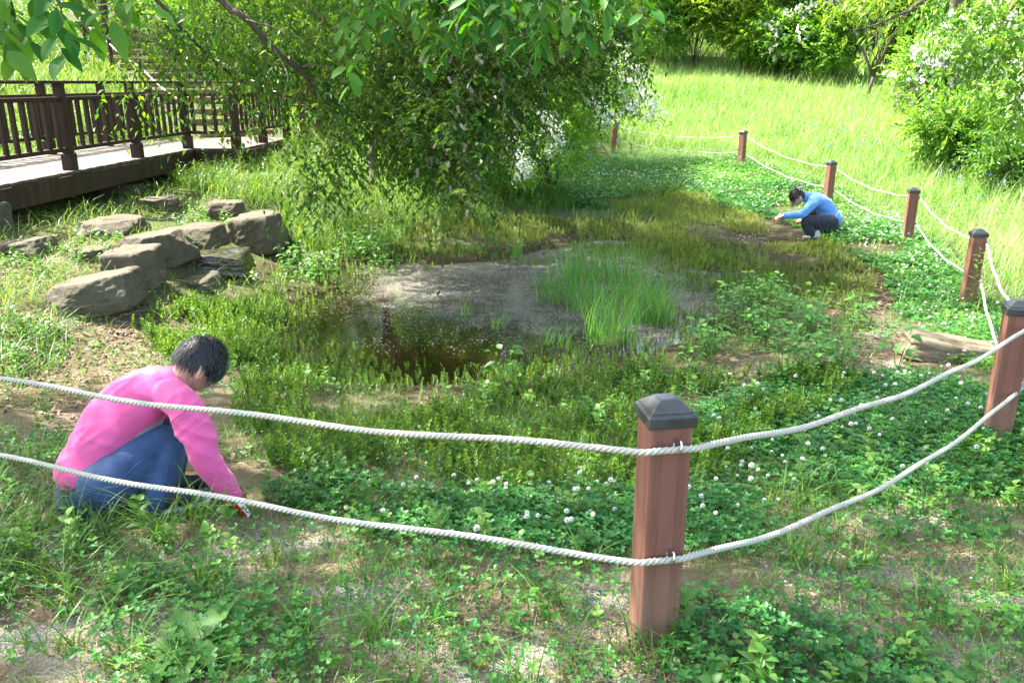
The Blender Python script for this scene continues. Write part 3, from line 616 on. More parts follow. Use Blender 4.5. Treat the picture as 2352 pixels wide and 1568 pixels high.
def f_bank(mb):
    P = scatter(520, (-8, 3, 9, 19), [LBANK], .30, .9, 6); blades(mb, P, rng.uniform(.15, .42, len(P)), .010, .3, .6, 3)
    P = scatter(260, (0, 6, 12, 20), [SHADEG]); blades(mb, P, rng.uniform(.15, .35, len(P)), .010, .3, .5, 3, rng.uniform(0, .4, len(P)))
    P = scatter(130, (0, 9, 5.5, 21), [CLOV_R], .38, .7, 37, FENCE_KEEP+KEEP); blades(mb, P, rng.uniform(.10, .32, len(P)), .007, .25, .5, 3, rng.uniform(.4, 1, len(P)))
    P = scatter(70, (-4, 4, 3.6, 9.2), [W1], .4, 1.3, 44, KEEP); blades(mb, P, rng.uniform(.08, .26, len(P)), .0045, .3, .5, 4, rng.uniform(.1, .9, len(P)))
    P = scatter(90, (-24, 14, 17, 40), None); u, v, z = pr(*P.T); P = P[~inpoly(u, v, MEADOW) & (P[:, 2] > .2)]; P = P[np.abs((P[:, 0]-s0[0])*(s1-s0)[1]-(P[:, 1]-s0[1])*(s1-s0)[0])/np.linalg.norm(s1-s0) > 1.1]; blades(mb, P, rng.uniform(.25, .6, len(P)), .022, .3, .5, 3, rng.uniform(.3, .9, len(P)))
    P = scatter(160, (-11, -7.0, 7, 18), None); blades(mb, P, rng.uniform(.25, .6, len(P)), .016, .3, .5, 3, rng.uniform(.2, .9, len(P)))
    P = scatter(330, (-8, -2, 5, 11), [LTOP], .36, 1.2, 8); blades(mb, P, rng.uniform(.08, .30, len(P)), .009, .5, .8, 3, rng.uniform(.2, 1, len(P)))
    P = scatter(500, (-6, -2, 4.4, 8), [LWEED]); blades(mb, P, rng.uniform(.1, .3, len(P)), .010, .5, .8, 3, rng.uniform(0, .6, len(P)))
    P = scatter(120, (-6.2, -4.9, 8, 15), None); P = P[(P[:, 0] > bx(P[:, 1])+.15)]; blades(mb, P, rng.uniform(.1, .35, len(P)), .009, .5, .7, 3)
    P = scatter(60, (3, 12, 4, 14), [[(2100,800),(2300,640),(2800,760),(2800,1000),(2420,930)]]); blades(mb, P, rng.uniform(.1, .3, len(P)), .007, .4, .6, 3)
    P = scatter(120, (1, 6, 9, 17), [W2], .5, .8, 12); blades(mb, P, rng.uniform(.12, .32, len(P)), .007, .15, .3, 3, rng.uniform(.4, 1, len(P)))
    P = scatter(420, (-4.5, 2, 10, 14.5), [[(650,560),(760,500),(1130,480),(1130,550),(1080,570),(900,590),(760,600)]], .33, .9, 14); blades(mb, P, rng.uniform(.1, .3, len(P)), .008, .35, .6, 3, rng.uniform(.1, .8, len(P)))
def f_bank2(mb):
    f_bank(mb)
    for x, y, W in ROCKS:
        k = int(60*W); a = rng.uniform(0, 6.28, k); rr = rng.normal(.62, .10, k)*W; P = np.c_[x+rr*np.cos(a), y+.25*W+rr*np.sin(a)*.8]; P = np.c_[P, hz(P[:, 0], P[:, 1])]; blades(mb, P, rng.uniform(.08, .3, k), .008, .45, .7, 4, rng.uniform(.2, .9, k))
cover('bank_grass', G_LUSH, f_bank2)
def f_tuft(mb):
    S_ = scatter(46, (-4, 1.5, 1.4, 4.6), [FGL], .33, 1.6, 21, KEEP)
    T_ = scatter(26, (-3.5, 4.0, 1.1, 5), [BARE, BARE2, CLOV_N], .42, 1.3, 22, FENCE_KEEP); E_ = np.array([hit(u, v) for u, v in [(840,1340),(1010,1430),(860,1180),(1090,1110),(1450,1150),(1320,1060),(1040,980),(1150,1100),(680,1500),(1260,1380),(360,1250),(60,1250),(150,1330),(250,1240),(1850,1150),(1700,1130),(2150,1420),(930,1210)]])
    A_ = np.concatenate([S_, T_, E_]); k = rng.integers(7, 20, len(A_)); P = np.repeat(A_, k, 0); hs = np.repeat(rng.uniform(.10, .26, len(A_))*np.where(np.arange(len(A_)) < len(S_), 1.3, .9), k)
    P = P+np.c_[rng.normal(0, .025, (len(P), 2)), np.zeros(len(P))]; blades(mb, P, hs*rng.uniform(.5, 1.15, len(P)), rng.uniform(.004, .008, len(P)), .38, .75, 6, np.clip(rng.normal(.35, .2, len(P)), 0, 1))
    P = scatter(800, (-5, 6, 1.0, 9), None, .40, 1.6, 24, KEEP); P = P[P[:, 2] > WATER+.06]; blades(mb, P, rng.uniform(.03, .12, len(P)), .004, .5, .6, 3, np.clip(rng.normal(.4, .25, len(P)), 0, 1))
    P = scatter(420, (-4, 3, 1.2, 4.4), [FGL, BARE, BARE2], .52, 2.0, 23, KEEP); blades(mb, P, rng.uniform(.03, .11, len(P)), .0035, .5, .6, 3, np.clip(rng.normal(.4, .25, len(P)), 0, 1))
cover('tuft_grass', G_LUSH, f_tuft)
def cloverT(r=.018, h=.06):
    ps = []
    for k in range(3):
        O = np.array([(0,0,0), (-.30,.32,.10), (-.43,.72,.12), (-.22,1.0,.06), (0,.93,0), (.22,1.0,.06), (.43,.72,.12), (.30,.32,.10)])*np.array([r, r, r*1.0])
        ps.append(xf((O, [np.array([[0,4,3,2],[0,2,1,0]])[:1], np.array([[0,2,1]]), np.array([[0,6,5,4]]), np.array([[0,7,6]])]), eul(R(rng.uniform(5, 25)), 0, R(120*k+rng.uniform(-8, 8))), (0, 0, h)))
    ps.append((np.array([(-.0009,0,-.01),(.0009,0,-.01),(.0009,0,h),(-.0009,0,h)]), [np.array([[0,1,2,3]])]))
    return joinT(ps)
CT_ = [cloverT(.0195, h) for h in (.035, .055, .08)]
def f_clover(mb):
    for i, T in enumerate(CT_):
        P = scatter(900, (-3.5, 5.5, 1.0, 6.2), [CLOV_N], .26, 1.5, 31, FENCE_KEEP+KEEP); mb.inst(*T, rz_tilt(len(P), .35, (.6, 1.25)), P, np.clip(rng.normal(.35, .22, len(P))+.4*(vnoise(P[:, :2]*2, 3)-.5), 0, 1))
        P = scatter(330, (-2.4, 0, 1.2, 3), [CLOV_L], .48, 2.4, 32); mb.inst(*T, rz_tilt(len(P), .35, (.7, 1.3)), P, np.clip(rng.normal(.5, .25, len(P)), 0, 1))
        P = scatter(170, (-4, 3, 1.0, 4.4), [BARE, BARE2, FGL], .5, 2.2, 33, KEEP+FENCE_KEEP); mb.inst(*T, rz_tilt(len(P), .35, (.6, 1.2)), P, rng.random(len(P)))
        P = scatter(420, (0, 9, 5.5, 21), [CLOV_R], .22, .8, 34, FENCE_KEEP+KEEP); far = P[:, 1] > 9; M = rz_tilt(len(P), .4, (1.0, 1.6)); M[far] *= 1.25; M[:, :, 2] *= .7; mb.inst(*T, M, P, np.clip(rng.normal(.70, .22, len(P))+.9*(vnoise(P[:, :2]*.9, 38)-.5), 0, 1))  # right bank: sunlight put into the leaf colour, same clover tinted yellower and brighter
        P = scatter(90, (-5, 6, 1.2, 8), None, .42, 1.3, 36, KEEP+FENCE_KEEP); P = P[P[:, 2] > WATER+.1]; mb.inst(*T, rz_tilt(len(P), .35, (.6, 1.2)), P)
        P = scatter(110, (-4, -.8, 2.5, 4.2), [[(0,900),(560,1050),(700,1130),(640,1200),(-200,1060)]], .35, 2, 35, KEEP); mb.inst(*T, rz_tilt(len(P), .35, (.7, 1.3)), P)
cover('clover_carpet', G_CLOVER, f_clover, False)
def pondT(h=.12, k=7):
    ps = []
    for i in range(k):
        t = (i+1)/k; q_ = 4 if i < k-1 else 5
        for j in range(q_): ps.append(xf(leafT(.028*(1-.25*t), .0088, 1, .1, .1), eul(R(25+35*t+rng.uniform(-12, 12)), 0, R(360/q_*j+47*i)), (.012*math.sin(3*t), 0, h*t)))
    ps.append((np.array([(-.0014,0,-.03),(.0014,0,-.03),(.0012,0,h),(-.0012,0,h)]), [np.array([[0,1,2,3]])])); return joinT(ps)
PT = [pondT(.085, 6), pondT(.11, 7), pondT(.07, 5)]
def f_pw(mb):
    for T in PT:
        P = scatter(300, (-4, 4, 3.6, 9.2), [W1], .36, 1.7, 41, KEEP); M = rz_tilt(len(P), .42, (.5, 1.35)); M *= (.55+.9*vnoise(P[:, :2]*2.3, 47))[:, None, None]; mb.inst(*T, M, P, np.clip(rng.normal(.4, .22, len(P))+.7*(vnoise(P[:, :2]*1.1, 48)-.5), 0, 1))
        P = scatter(95, (-3.2, 3.4, 5, 12), None); P = P[np.abs(P[:, 2]-WATER-.01) < .075]; P = P[rng.random(len(P)) < vnoise(P[:, :2]*1.7, 46)*1.3-.1]; P[:, 2] = np.maximum(P[:, 2], WATER-.05); mb.inst(*T, rz_tilt(len(P), .3, (.6, 1.2)), P)
        P = scatter(6, (-3, 2.5, 5, 11), [POND]); P = P[(P[:, 1] < 7.2)]; mb.inst(*T, rz_tilt(len(P), .25, (.8, 1.1)), P)
cover('pondweed', G_POND, f_pw)
def f_pw2(mb):
    for T in PT:
        P = scatter(190, (-2.5, 7, 8, 17.5), [W2], .36, 1.3, 42, KEEP); M = rz_tilt(len(P), .45, (.5, 1.0)); M *= (.6+.8*vnoise(P[:, :2]*1.9, 49))[:, None, None]; mb.inst(*T, M, P, np.clip(rng.normal(.42, .25, len(P))+.8*(vnoise(P[:, :2]*.6, 5)-.5), 0, 1))
cover('marsh_pondweed', G_PONDY, f_pw2)
def weedT(h=.5, k=9, leaf=.07, wr=.35, nn=2):
    ps = []
    for i in range(k):
        t = .2+.8*(i+1)/k; ps.append(xf(leafT(leaf*(1.15-.5*t), leaf*wr, nn, .15, .35), eul(R(rng.uniform(15, 50)), R(rng.uniform(-20, 20)), R(137*i+rng.uniform(-20, 20))), (0, 0, h*t)))
    ps.append((np.array([(-.003,0,-.03),(.003,0,-.03),(.002,0,h),(-.002,0,h)]), [np.array([[0,1,2,3]])])); return joinT(ps)
WT = [weedT(.5, 11, .13, .28), weedT(.7, 14, .14, .25), weedT(.35, 9, .10, .4)]
SLOPE = [(-700,-60),(480,-60),(470,100),(420,330),(-700,420)]
def offstairs(P, w_=1.3): t = np.clip(((P[:, :2]-s0)@(s1-s0))/((s1-s0)@(s1-s0)), -.12, 1.1); return P[np.linalg.norm(P[:, :2]-(s0+t[:, None]*(s1-s0)), axis=1) > w_]
def f_slope(mb):
    for T in WT:
        P = offstairs(scatter(7, (-20, -6, 12, 36), [SLOPE], .3, .4, 51)); P = P[P[:, 0] < bx(P[:, 1])-2.0]; mb.inst(*T, rz_tilt(len(P), .2, (.7, 1.4)), P)
        P = scatter(5, (2, 18, 12, 33), [MEADOW], .52, .4, 52, FENCE_KEEP); mb.inst(*T, rz_tilt(len(P), .2, (.5, .9)), P)
        P = scatter(16, (-6, -2.5, 9, 15), [LBANK], .5, .7, 53); mb.inst(*T, rz_tilt(len(P), .25, (.3, .7)), P)
cover('slope_weeds', G_WEED, f_slope)
SWT = [weedT(.09, 7, .045, .55, 5), weedT(.14, 9, .05, .5, 5)]
def f_sw(mb):
    for T in SWT:
        P = scatter(9, (-4, 4, 3.6, 9.2), [W1], .45, 1.2, 62, KEEP); mb.inst(*T, rz_tilt(len(P), .3, (.7, 1.5)), P)
        P = scatter(26, (-5, 5.5, 1.2, 9.5), [CLOV_N, LWEED, FGL, LTOP, BARE2], .42, 1.1, 61, KEEP+FENCE_KEEP); mb.inst(*T, rz_tilt(len(P), .3, (.6, 1.4)), P)
        P = scatter(30, (-5, -2.5, 8, 12.5), [[(420,470),(560,460),(560,520),(480,560),(430,600),(400,520)]]); mb.inst(*T, rz_tilt(len(P), .3, (.6, 1.4)), P)
cover('small_weeds', G_WEED, f_sw)
def flat(P, L, W, mb, lift=.006, tilt=.25, mat=0, rnd=None):
    K = len(P); T = leafT(1, 1, 1, .25, .05); M = rz_tilt(K, tilt, (1, 1)); M[:, :, 0] *= W[:, None]; M[:, :, 1] *= L[:, None]; M[:, :, 2] *= W[:, None]; mb.inst(*T, M, P+[0, 0, lift], rnd, mat)
def f_straw(mb):
    P = scatter(1500, (-4, 4.5, 1.1, 4.6), [BARE, BARE2, FGL], .32, 1.7, 71); K = len(P); flat(P, rng.uniform(.03, .14, K), rng.uniform(.0014, .003, K), mb, .008, .15)
    P = scatter(240, (-6, -2, 5, 11), [LTOP, LITTER]); K = len(P); flat(P, rng.uniform(.04, .2, K), rng.uniform(.003, .006, K), mb, .01, .25)
    P = scatter(160, (2, 7, 5, 12), [BARE3]); K = len(P); flat(P, rng.uniform(.04, .15, K), rng.uniform(.003, .005, K), mb, .01, .2)
    g = PB['A']; a = rng.uniform(0, 6.28, 260); rr = rng.uniform(.05, .2, 260); P = np.stack([g[0]+rr*np.cos(a), g[1]+rr*np.sin(a)], 1); P = np.c_[P, hz(P[:, 0], P[:, 1])]; flat(P, rng.uniform(.03, .12, 260), np.full(260, .0025), mb, .01, .25)
cover('straw_litter', STRAW, f_straw)
def f_dead(mb):
    P = scatter(520, (-5, -.6, 3.2, 9), [LITTER], None); K = len(P); flat(P, rng.uniform(.03, .08, K), rng.uniform(.012, .03, K), mb, .008, .45)
    P = scatter(26, (-4, 4.5, 1.1, 5.2), [BARE, FGL, W1, CLOV_N]); K = len(P); flat(P, rng.uniform(.02, .06, K), rng.uniform(.01, .025, K), mb, .008, .4)
    P = scatter(170, (2, 7, 5, 13), [BARE3, [(1900,540),(2040,600),(2040,700),(1930,660)]]); K = len(P); flat(P, rng.uniform(.03, .07, K), rng.uniform(.012, .03, K), mb, .01, .4)
    P = scatter(120, (2, 6, 13, 17), [[(1570,435),(1640,440),(1660,480),(1590,470)]]); K = len(P); flat(P, rng.uniform(.03, .08, K), rng.uniform(.02, .04, K), mb, .01, .4)
    P = scatter(60, (-3, 2.5, 10, 14), [[(900,540),(1160,500),(1220,540),(1000,590)]]); K = len(P); flat(P, rng.uniform(.03, .07, K), rng.uniform(.012, .03, K), mb, .01, .4)
cover('leaf_litter', DEAD, f_dead)
def f_fluff(mb):
    hexa = np.array([(math.cos(a)*(1 if i % 2 else .6), math.sin(a)*(1 if i % 2 else .6), .12*(i % 2)) for i, a in enumerate(np.arange(6)*math.pi/3)]); Fh = [np.array([[0,1,2,3,4,5]])]
    P = scatter(2200, (-2.6, 3.2, 5, 12), None); P[:, 2] = WATER+.004; P = P[hz(P[:, 0], P[:, 1]) < WATER-.005]; u, v, z = pr(*P.T)
    dn = np.clip((830-v)/190, .03, 1)*np.clip(.25+1.3*vnoise(P[:, :2]*np.array([1.1, 1.6]), 81), 0, 1)*np.where((u < 850), np.clip((u-560)/330, .06, 1)*.55, 1)*np.where((u > 1250) & (v > 640), 1.15, 1)
    P = P[rng.random(len(P)) < dn]; K = len(P); M = rz_tilt(K, .1, (.003, .0085)); M[:, :, 1] *= rng.uniform(.5, 1, K)[:, None]; mb.inst(hexa, Fh, M, P)
    P = scatter(1500, (-4, 4.5, 1.1, 4.6), [BARE, BARE2, FGL], .46, 2.2, 82); K = len(P); mb.inst(hexa, Fh, rz_tilt(K, .5, (.002, .0075)), P+[0, 0, .008])
    P = scatter(260, (2, 5.5, 10, 13), [[(1640,530),(1740,535),(1760,565),(1660,565)]]); mb.inst(hexa, Fh, rz_tilt(len(P), .2, (.006, .016)), P+[0, 0, .02])
    P = scatter(50, (-4, 4, 3.5, 9), [W1]); mb.inst(hexa, Fh, rz_tilt(len(P), .3, (.004, .012)), P+[0, 0, .06])
cover('seed_fluff', FLUFF, f_fluff, False)
# clover blooms: the nearest as things, the far ones as one
def bloomT(r=.011, n=60):
    ps = []
    for i in range(n):
        z = 1-1.55*(i+.5)/n; a = i*2.4; s_ = math.sqrt(max(0, 1-z*z)); d = np.array([s_*math.cos(a), s_*math.sin(a), z*.9+.15]); M = rot_to(d[None])[0]
        ps.append(xf(leafT(r*.85, r*.52, 1, .25, .1), M, d*r*.38))
    return joinT(ps)
MST = solid('clover_stalk', (.10,.18,.04), (.14,.22,.05), 20)
blm = []
for q_ in range(3):
    mb = MB(); mb.add(*bloomT(.0105+.001*q_), 0, np.repeat(rng.uniform(.2, 1, 60), 4)); V, F = tube([(.01,0,-.10-.02*q_),(.004,.002,-.05),(0,0,0)], .0011, 4); mb.add(V, F, 1); blm.append((mb.mesh('clover_bloom', [WHITEP, MST], False), .10+.02*q_))
spots = [hit(u, v+18) for u, v in [(1326,1138),(1330,1125),(1318,1145),(1310,1163),(1325,1163),(1283,1185),(1395,1160),(1410,1135),(1036,1163),(1162,1158),(1113,1204),(954,1220),(1210,1223),(1310,1243),(1302,1235),(1145,1128),(929,1156),(1400,1146),(1097,1272),(1180,1275),(1355,1200),(1360,1225),(1410,1190),(1608,1160),(1578,1148),(1690,1112),(1737,1106),(1640,1135),(1700,1090),(1720,1135),(1665,1095),(1758,1130),(1752,1172),(1782,1180),(1690,1180),(1610,1195),(1640,1205),(1800,1075),(1850,1050),(1885,1055),(1900,1090),(1770,1030),(1930,1000),(1960,1000),(1990,1010),(2020,890),(2050,905),(2087,905),(2110,880),(2130,870),(2010,930),(1975,910),(2080,975),(2120,990),(2170,960)]]
Q = scatter(16, (-.6, 4.5, 2.6, 6), [[(1600,930),(1880,870),(2420,900),(2800,1000),(2300,1120),(1750,1200),(1600,1200)], [(880,1130),(1440,1120),(1440,1270),(900,1240)]], .4, 1.2, 91, FENCE_KEEP)
Q2 = scatter(26, (3, 6.5, 5, 10.5), [CLOV_R], None, 1, 0, FENCE_KEEP); spots = list(spots)+list(Q)+list(Q2); random.shuffle(spots); spots = spots[:290]
for p in spots:
    me, h = random.choice(blm); ob = link('clover_bloom', me, None, (p[0], p[1], hz(p[0], p[1])+h*random.uniform(.75, 1.05)), label='round white clover bloom on a thin stalk in the clover by the rope fence', cat='flower', group='white clover blooms by the fence')
    ob.rotation_euler = (random.uniform(-.4, .4), random.uniform(-.4, .4), random.uniform(0, 6.28)); ob.scale = [random.uniform(.65, 1.12)]*3
def f_blm(mb):
    T = bloomT(.014, 10); P = scatter(40, (1, 9, 9.5, 21), [CLOV_R], .3, .8, 92, FENCE_KEEP+KEEP); mb.inst(*T, rz_tilt(len(P), .4, (.8, 1.4)), P+np.c_[np.zeros((len(P), 2)), rng.uniform(.1, .22, len(P))], None)
cover('clover_blooms', WHITEP, f_blm, False)
def f_mf(mb):
    T = bloomT(.03, 8); P = scatter(1.6, (2, 16, 12, 32), [MEADOW, [(1440,180),(2100,190),(2100,330),(1500,300)]], .5, .3, 95); mb.inst(*T, rz_tilt(len(P), .4, (.7, 1.3)), P+np.c_[np.zeros((len(P), 2)), rng.uniform(.4, .7, len(P))])
cover('meadow_flowers', BLUEP, f_mf, False)
# single plants
def plant(name, label, cat, p, T, mat, group=None, rz=0, sc_=1.0):
    mb = MB(); mb.add(*T, 0, np.repeat(rng.random(max(1, len(T[0])//9+1)), 9)[:len(T[0])]); ob = mb.build(name, mat, None, label=label, cat=cat, group=group); ob.location = p; ob.rotation_euler = (0, 0, rz); ob.scale = [sc_]*3; return ob
def knotT(h=.35, k=16, leaf=.085):
    ps = []
    for i in range(k):
        t = .15+.85*(i+1)/k; r_ = .18*rng.random()**.5*h*2; a = rng.uniform(0, 6.28); ps.append(xf(leafT(leaf*rng.uniform(.6, 1.1), leaf*.55, 3, .15, .25, .33), eul(R(rng.uniform(-15, 35)), R(rng.uniform(-25, 25)), a-math.pi/2), (r_*math.cos(a), r_*math.sin(a), h*t)))
    for i in range(4):
        a = rng.uniform(0, 6.28); e = .12*np.array([math.cos(a), math.sin(a)]); V, F = tube([(0,0,-.05),(e[0]*.4,e[1]*.4,h*.5),(e[0],e[1],h*.95)], .0025, 4); ps.append((V, F))
    return joinT(ps)
for nm, poly, dn, lb, box in (('knotweed', KN_R, 14, 'broad leaved green weed in the shaded patch at the right pond edge', (1, 5.5, 4.5, 9.5)), ('knotweed', KN_L, 13, 'sunlit broad leaved weed in the patch at the left end of the pond', (-4, -.5, 8, 12))):
    P = scatter(dn, box, [poly]); vs = [knotT(.26+.06*q_, 20) for q_ in range(4)]; ms = []
    for T in vs:
        mb = MB(); mb.add(*T, 0, np.repeat(rng.random(len(T[0])//4+1), 4)[:len(T[0])]); ms.append(mb.mesh('knotweed', G_KNOT))
    for p in P:
        ob = link('knotweed', random.choice(ms), None, (p[0], p[1], max(p[2], WATER-.1)), label=lb, cat='plant', group=lb.split(' weed')[0]+(' weeds on the right' if poly is KN_R else ' weeds on the left')); ob.rotation_euler = (0, 0, random.uniform(0, 6.28)); ob.scale = [random.uniform(.65, 1.1)]*3
plant('knotweed', 'lone broad leaved weed leaning over the near water edge', 'plant', hit(1160, 895), knotT(.34, 22, .095), G_KNOT)
plant('knotweed', 'leafy weed growing beside the long tan boulder', 'plant', hit(2060, 850), knotT(.32, 16, .11), G_KNOT)
WP = weedT(.62, 22, .10, .28); plant('tall_weed', 'tall narrow leaved weed climbing the weed-grown fence post', 'plant', (PB['C'][0]-.05, PB['C'][1]-.16, PB['C'][2]), WP, G_WEED)
def dockT(k=7, L=.20, W=.075):
    ps = []
    for i in range(k):
        T = leafT(L*rng.uniform(.75, 1.1), W, 8, .12, .35, .45); V = T[0].copy(); V[:, 2] += .006*np.sin(V[:, 1]*110)*np.sign(V[:, 0])*(np.abs(V[:, 0])/W*2); ps.append(xf((V, T[1]), eul(R(rng.uniform(12, 36)), R(rng.uniform(-15, 15)), R(360/k*i+rng.uniform(-15, 15))), (0, 0, .01)))
    return joinT(ps)
plant('dock_plant', 'broad wavy leaved dock plant at the bottom left of the path edge', 'plant', hit(448, 1500)+[0, 0, .02], dockT(9, .19, .068), G_KNOT, rz=.5, sc_=1.15)
for (u, v, s_), lb in zip([(1985,1290,.9),(2240,1225,1.0),(2320,1430,1.2),(2190,1190,.8),(1975,1345,.6)], ['round leaved plantain on bare ground under the lower rope', 'plantain with upright leaves beside the right clover edge', 'big pale green plantain at the right picture edge', 'small plantain just below the second nearest post', 'tiny plantain beside a dry grass tuft']):
    plant('plantain', lb, 'plant', hit(u, v), dockT(6, .085, .055), G_KNOT, 'plantains on the bare path', rng.uniform(0, 6), s_)
# reeds in the water
def reed(name, label, spots_, n, h, mat=G_REED):
    mb = MB()
    for (u, v, r_) in spots_:
        c = onz(u, v, WATER); a = rng.uniform(0, 6.28, n); rr = r_*np.sqrt(rng.random(n)); P = np.c_[c[0]+rr*np.cos(a), c[1]+rr*np.sin(a)*.9, np.full(n, WATER-.02)]
        blades(mb, P, rng.uniform(.5, 1.0, n)*h, rng.uniform(.005, .009, n), .12, .28, 5, np.clip(rng.normal(.4, .28, n), 0, 1))
    return mb.build(name, mat, None, label=label, cat='reeds', group='reed clumps in the pond')
reed('reed_clump', 'large clump of tall green reeds rising from the pond', [(1300,690,.32),(1390,720,.4),(1400,780,.26),(1460,690,.36),(1500,740,.22),(1340,640,.3),(1430,640,.35)], 175, .64)
reed('reed_clump', 'tiny tuft of reeds in open water left of the large clump', [(1072,725,.06)], 22, .26)
reed('reed_clump', 'sparse leaning reeds between the tiny tuft and the large clump', [(1145,755,.07)], 20, .33)
reed('reed_clump', 'few thin reeds at the far end of the pond', [(1185,595,.07)], 30, .6)
reed('reed_clump', 'loose reeds in front of the large clump', [(1250,790,.09),(1300,800,.08),(1470,800,.1)], 22, .3)
# ------------------------------------------------------------ trees and shrubs
SPR = [sprayT(9, .24, .062, .5), sprayT(11, .30, .058, .45), sprayT(8, .2, .066, .5)]
SPR_C = [sprayT(12, .42, .10, .46), sprayT(10, .36, .10, .5)]
def crown(mb, blobs, n, templ, size=1., up=.3, gap=.38, gs=1.6, mat=0, shell=.55, seed=0, flat_=.85):
    b = np.array([(*c, r) for c, r in blobs], float); p = b[:, 3]**2.2; k = rng.choice(len(b), n, p=p/p.sum()); d = rng.normal(size=(n, 3)); d /= np.linalg.norm(d, axis=1, keepdims=True)
    rr = b[k, 3]*(shell+(1-shell)*rng.random(n)**.6)*(1+.28*(vnoise(d*2.2+b[k, :3], seed)-.5)*2); P = b[k, :3]+d*rr[:, None]*np.array([1, 1, flat_])
    ok = vnoise(P*gs, seed+3) > gap+rng.normal(0, .06, n); ok &= P[:, 2] > hz(P[:, 0], P[:, 1])+.03; P = P[ok]; d = d[ok]; cl = vnoise(P*1.1, seed+5)
    for i, T in enumerate(templ):
        s_ = slice(i, None, len(templ)); m_ = len(P[s_]); dd = d[s_]*.8+rng.normal(size=(m_, 3))*.55+np.array([0, 0, up]); M = rot_to(dd); M = np.einsum('kij,kjl->kil', axang(M[:, :, 1]+1e-9, rng.uniform(-1, 1, m_)), M)*(rng.uniform(.75, 1.25, m_)*size)[:, None, None]
        mb.inst(*T, M, P[s_], np.clip(cl[s_]*.6+.2+rng.normal(0, .2, m_), 0, 1), mat)
    return P
def stems(mb, base, blobs, r0=.04, k=5, mat=0):
    base = np.array(base, float); bl = sorted(blobs, key=lambda q_: -q_[1])
    for i in range(min(k, len(bl)*2)):
        c, r = bl[i % len(bl)]; e = np.array(c)+rng.normal(0, .3, 3)*r; b0 = base+np.array([rng.normal(0, r0*3), rng.normal(0, r0*3), -.1]); mdl = b0*.5+e*.5+np.array([0, 0, .12*np.linalg.norm(e-b0)])+rng.normal(0, .1, 3)
        V, F = tube(cr([b0, mdl, e], 9), np.linspace(r0, r0*.3, 9)*rng.uniform(.6, 1), 6); mb.add(V, F, mat)
def shrub(name, label, cat, u, v, z, W, H, n, mat, size=1., group=None, flowers=0, gap=.38, seed=0, nb=9, sr=.03, templ=None, zb=None):
    p = at(u, v, z); p[2] = hz(p[0], p[1]); t = empty(name, p, label, cat, group); r_ = np.random.default_rng(seed); blobs = []
    for i in range(nb):
        a = r_.uniform(0, 6.28); q_ = r_.random()**.5; hh = r_.uniform(.28, .82); rad = min(W, H)*r_.uniform(.17, .30)
        blobs.append((np.array([p[0]+.5*(W-rad)*q_*math.cos(a)*(1.1-.5*abs(hh-.45)), p[1]+.4*(W-rad)*q_*math.sin(a), p[2]+H*hh]), rad))
    mb = MB(); P = crown(mb, blobs, n, templ or SPR, size, .25, gap, 1.3/max(.6, size*.6), seed=seed)
    wpart(mb, 'crown', mat, t, False); mb = MB(); stems(mb, p, blobs, sr, 7); wpart(mb, 'stem', BARK, t)
    if flowers:
        bl2 = [(c+np.array([0, -.12, .12])*r, r*1.02) for c, r in blobs]; bl2 = [(c, r*1.2) for c, r in bl2]; mb = MB(); crown(mb, bl2, flowers, [clusterT(12, .09, .05), clusterT(14, .10, .05)], size*1.2, .4, .44, .9, seed=seed+11, shell=.85); wpart(mb, 'blossom', WHITEP, t, False)
    return t
def clusterT(n=9, r=.06, s=.036):
    ps = []
    for i in range(n):
        d = rng.normal(size=3); d[2] = abs(d[2]); d /= np.linalg.norm(d); M = rot_to(np.cross(d, rng.normal(size=3))[None])[0]; ps.append(xf(leafT(s, s*.9, 1, .1, .1, .5), M, d*r*rng.random()**.4))
    return joinT(ps)
# background shrubs along the top of the meadow
BG = [(1475,185,33,4.6,4.6,G_BUSH,0,'feathery green shrub at the top left of the meadow'),(1590,192,32,4.2,4.8,G_BUSHD,0,'tall mid green shrub behind the meadow, left of the bright one'),
 (1712,197,31,4.4,4.2,G_BRIGHT,0,'bright yellow green shrub in the middle of the row behind the meadow'),(1790,200,30,3.0,3.0,G_BUSHD,0,'dark green shrub in the shade under the bright one'),
 (1842,204,29.5,3.0,4.6,G_BUSHD,420,'narrow shrub speckled with white blossom behind the meadow'),(1925,208,29,3.4,2.6,G_BUSHD,0,'low dark shrub behind the little forked tree'),
 (2020,215,29,3.4,4.4,G_BUSH,0,'pale green shrub right of the little forked tree'),(2150,262,22.5,2.5,2.5,G_BUSH,850,'round shrub covered in white blossom on the right of the meadow'),
 (2275,250,24.5,3.0,2.8,G_BUSH,350,'leafy shrub with scattered blossom behind the white one'),(2205,420,17.4,2.2,1.6,G_BUSH,0,'rounded bright green shrub at the right edge of the meadow'),
 (2325,400,18.2,2.2,1.8,G_BUSH,260,'grey green shrub with pale flower tips by the right picture edge'),(2380,330,20,2.2,2.2,G_BUSHD,300,'tall shrub with white blossom at the right picture edge'),
 (2345,470,15.3,1.6,1.1,G_WEED,0,'low leafy bush below the grey green shrub')]
for i, (u, v, z, W, H, mt_, fl, lb) in enumerate(BG):
    s_ = .95+z/34; shrub('shrub', lb, 'shrub', u, v, z, W, H, int(430*W*H/s_), mt_, s_*1.25, 'shrubs round the meadow', fl, .34, 100+i, 11)
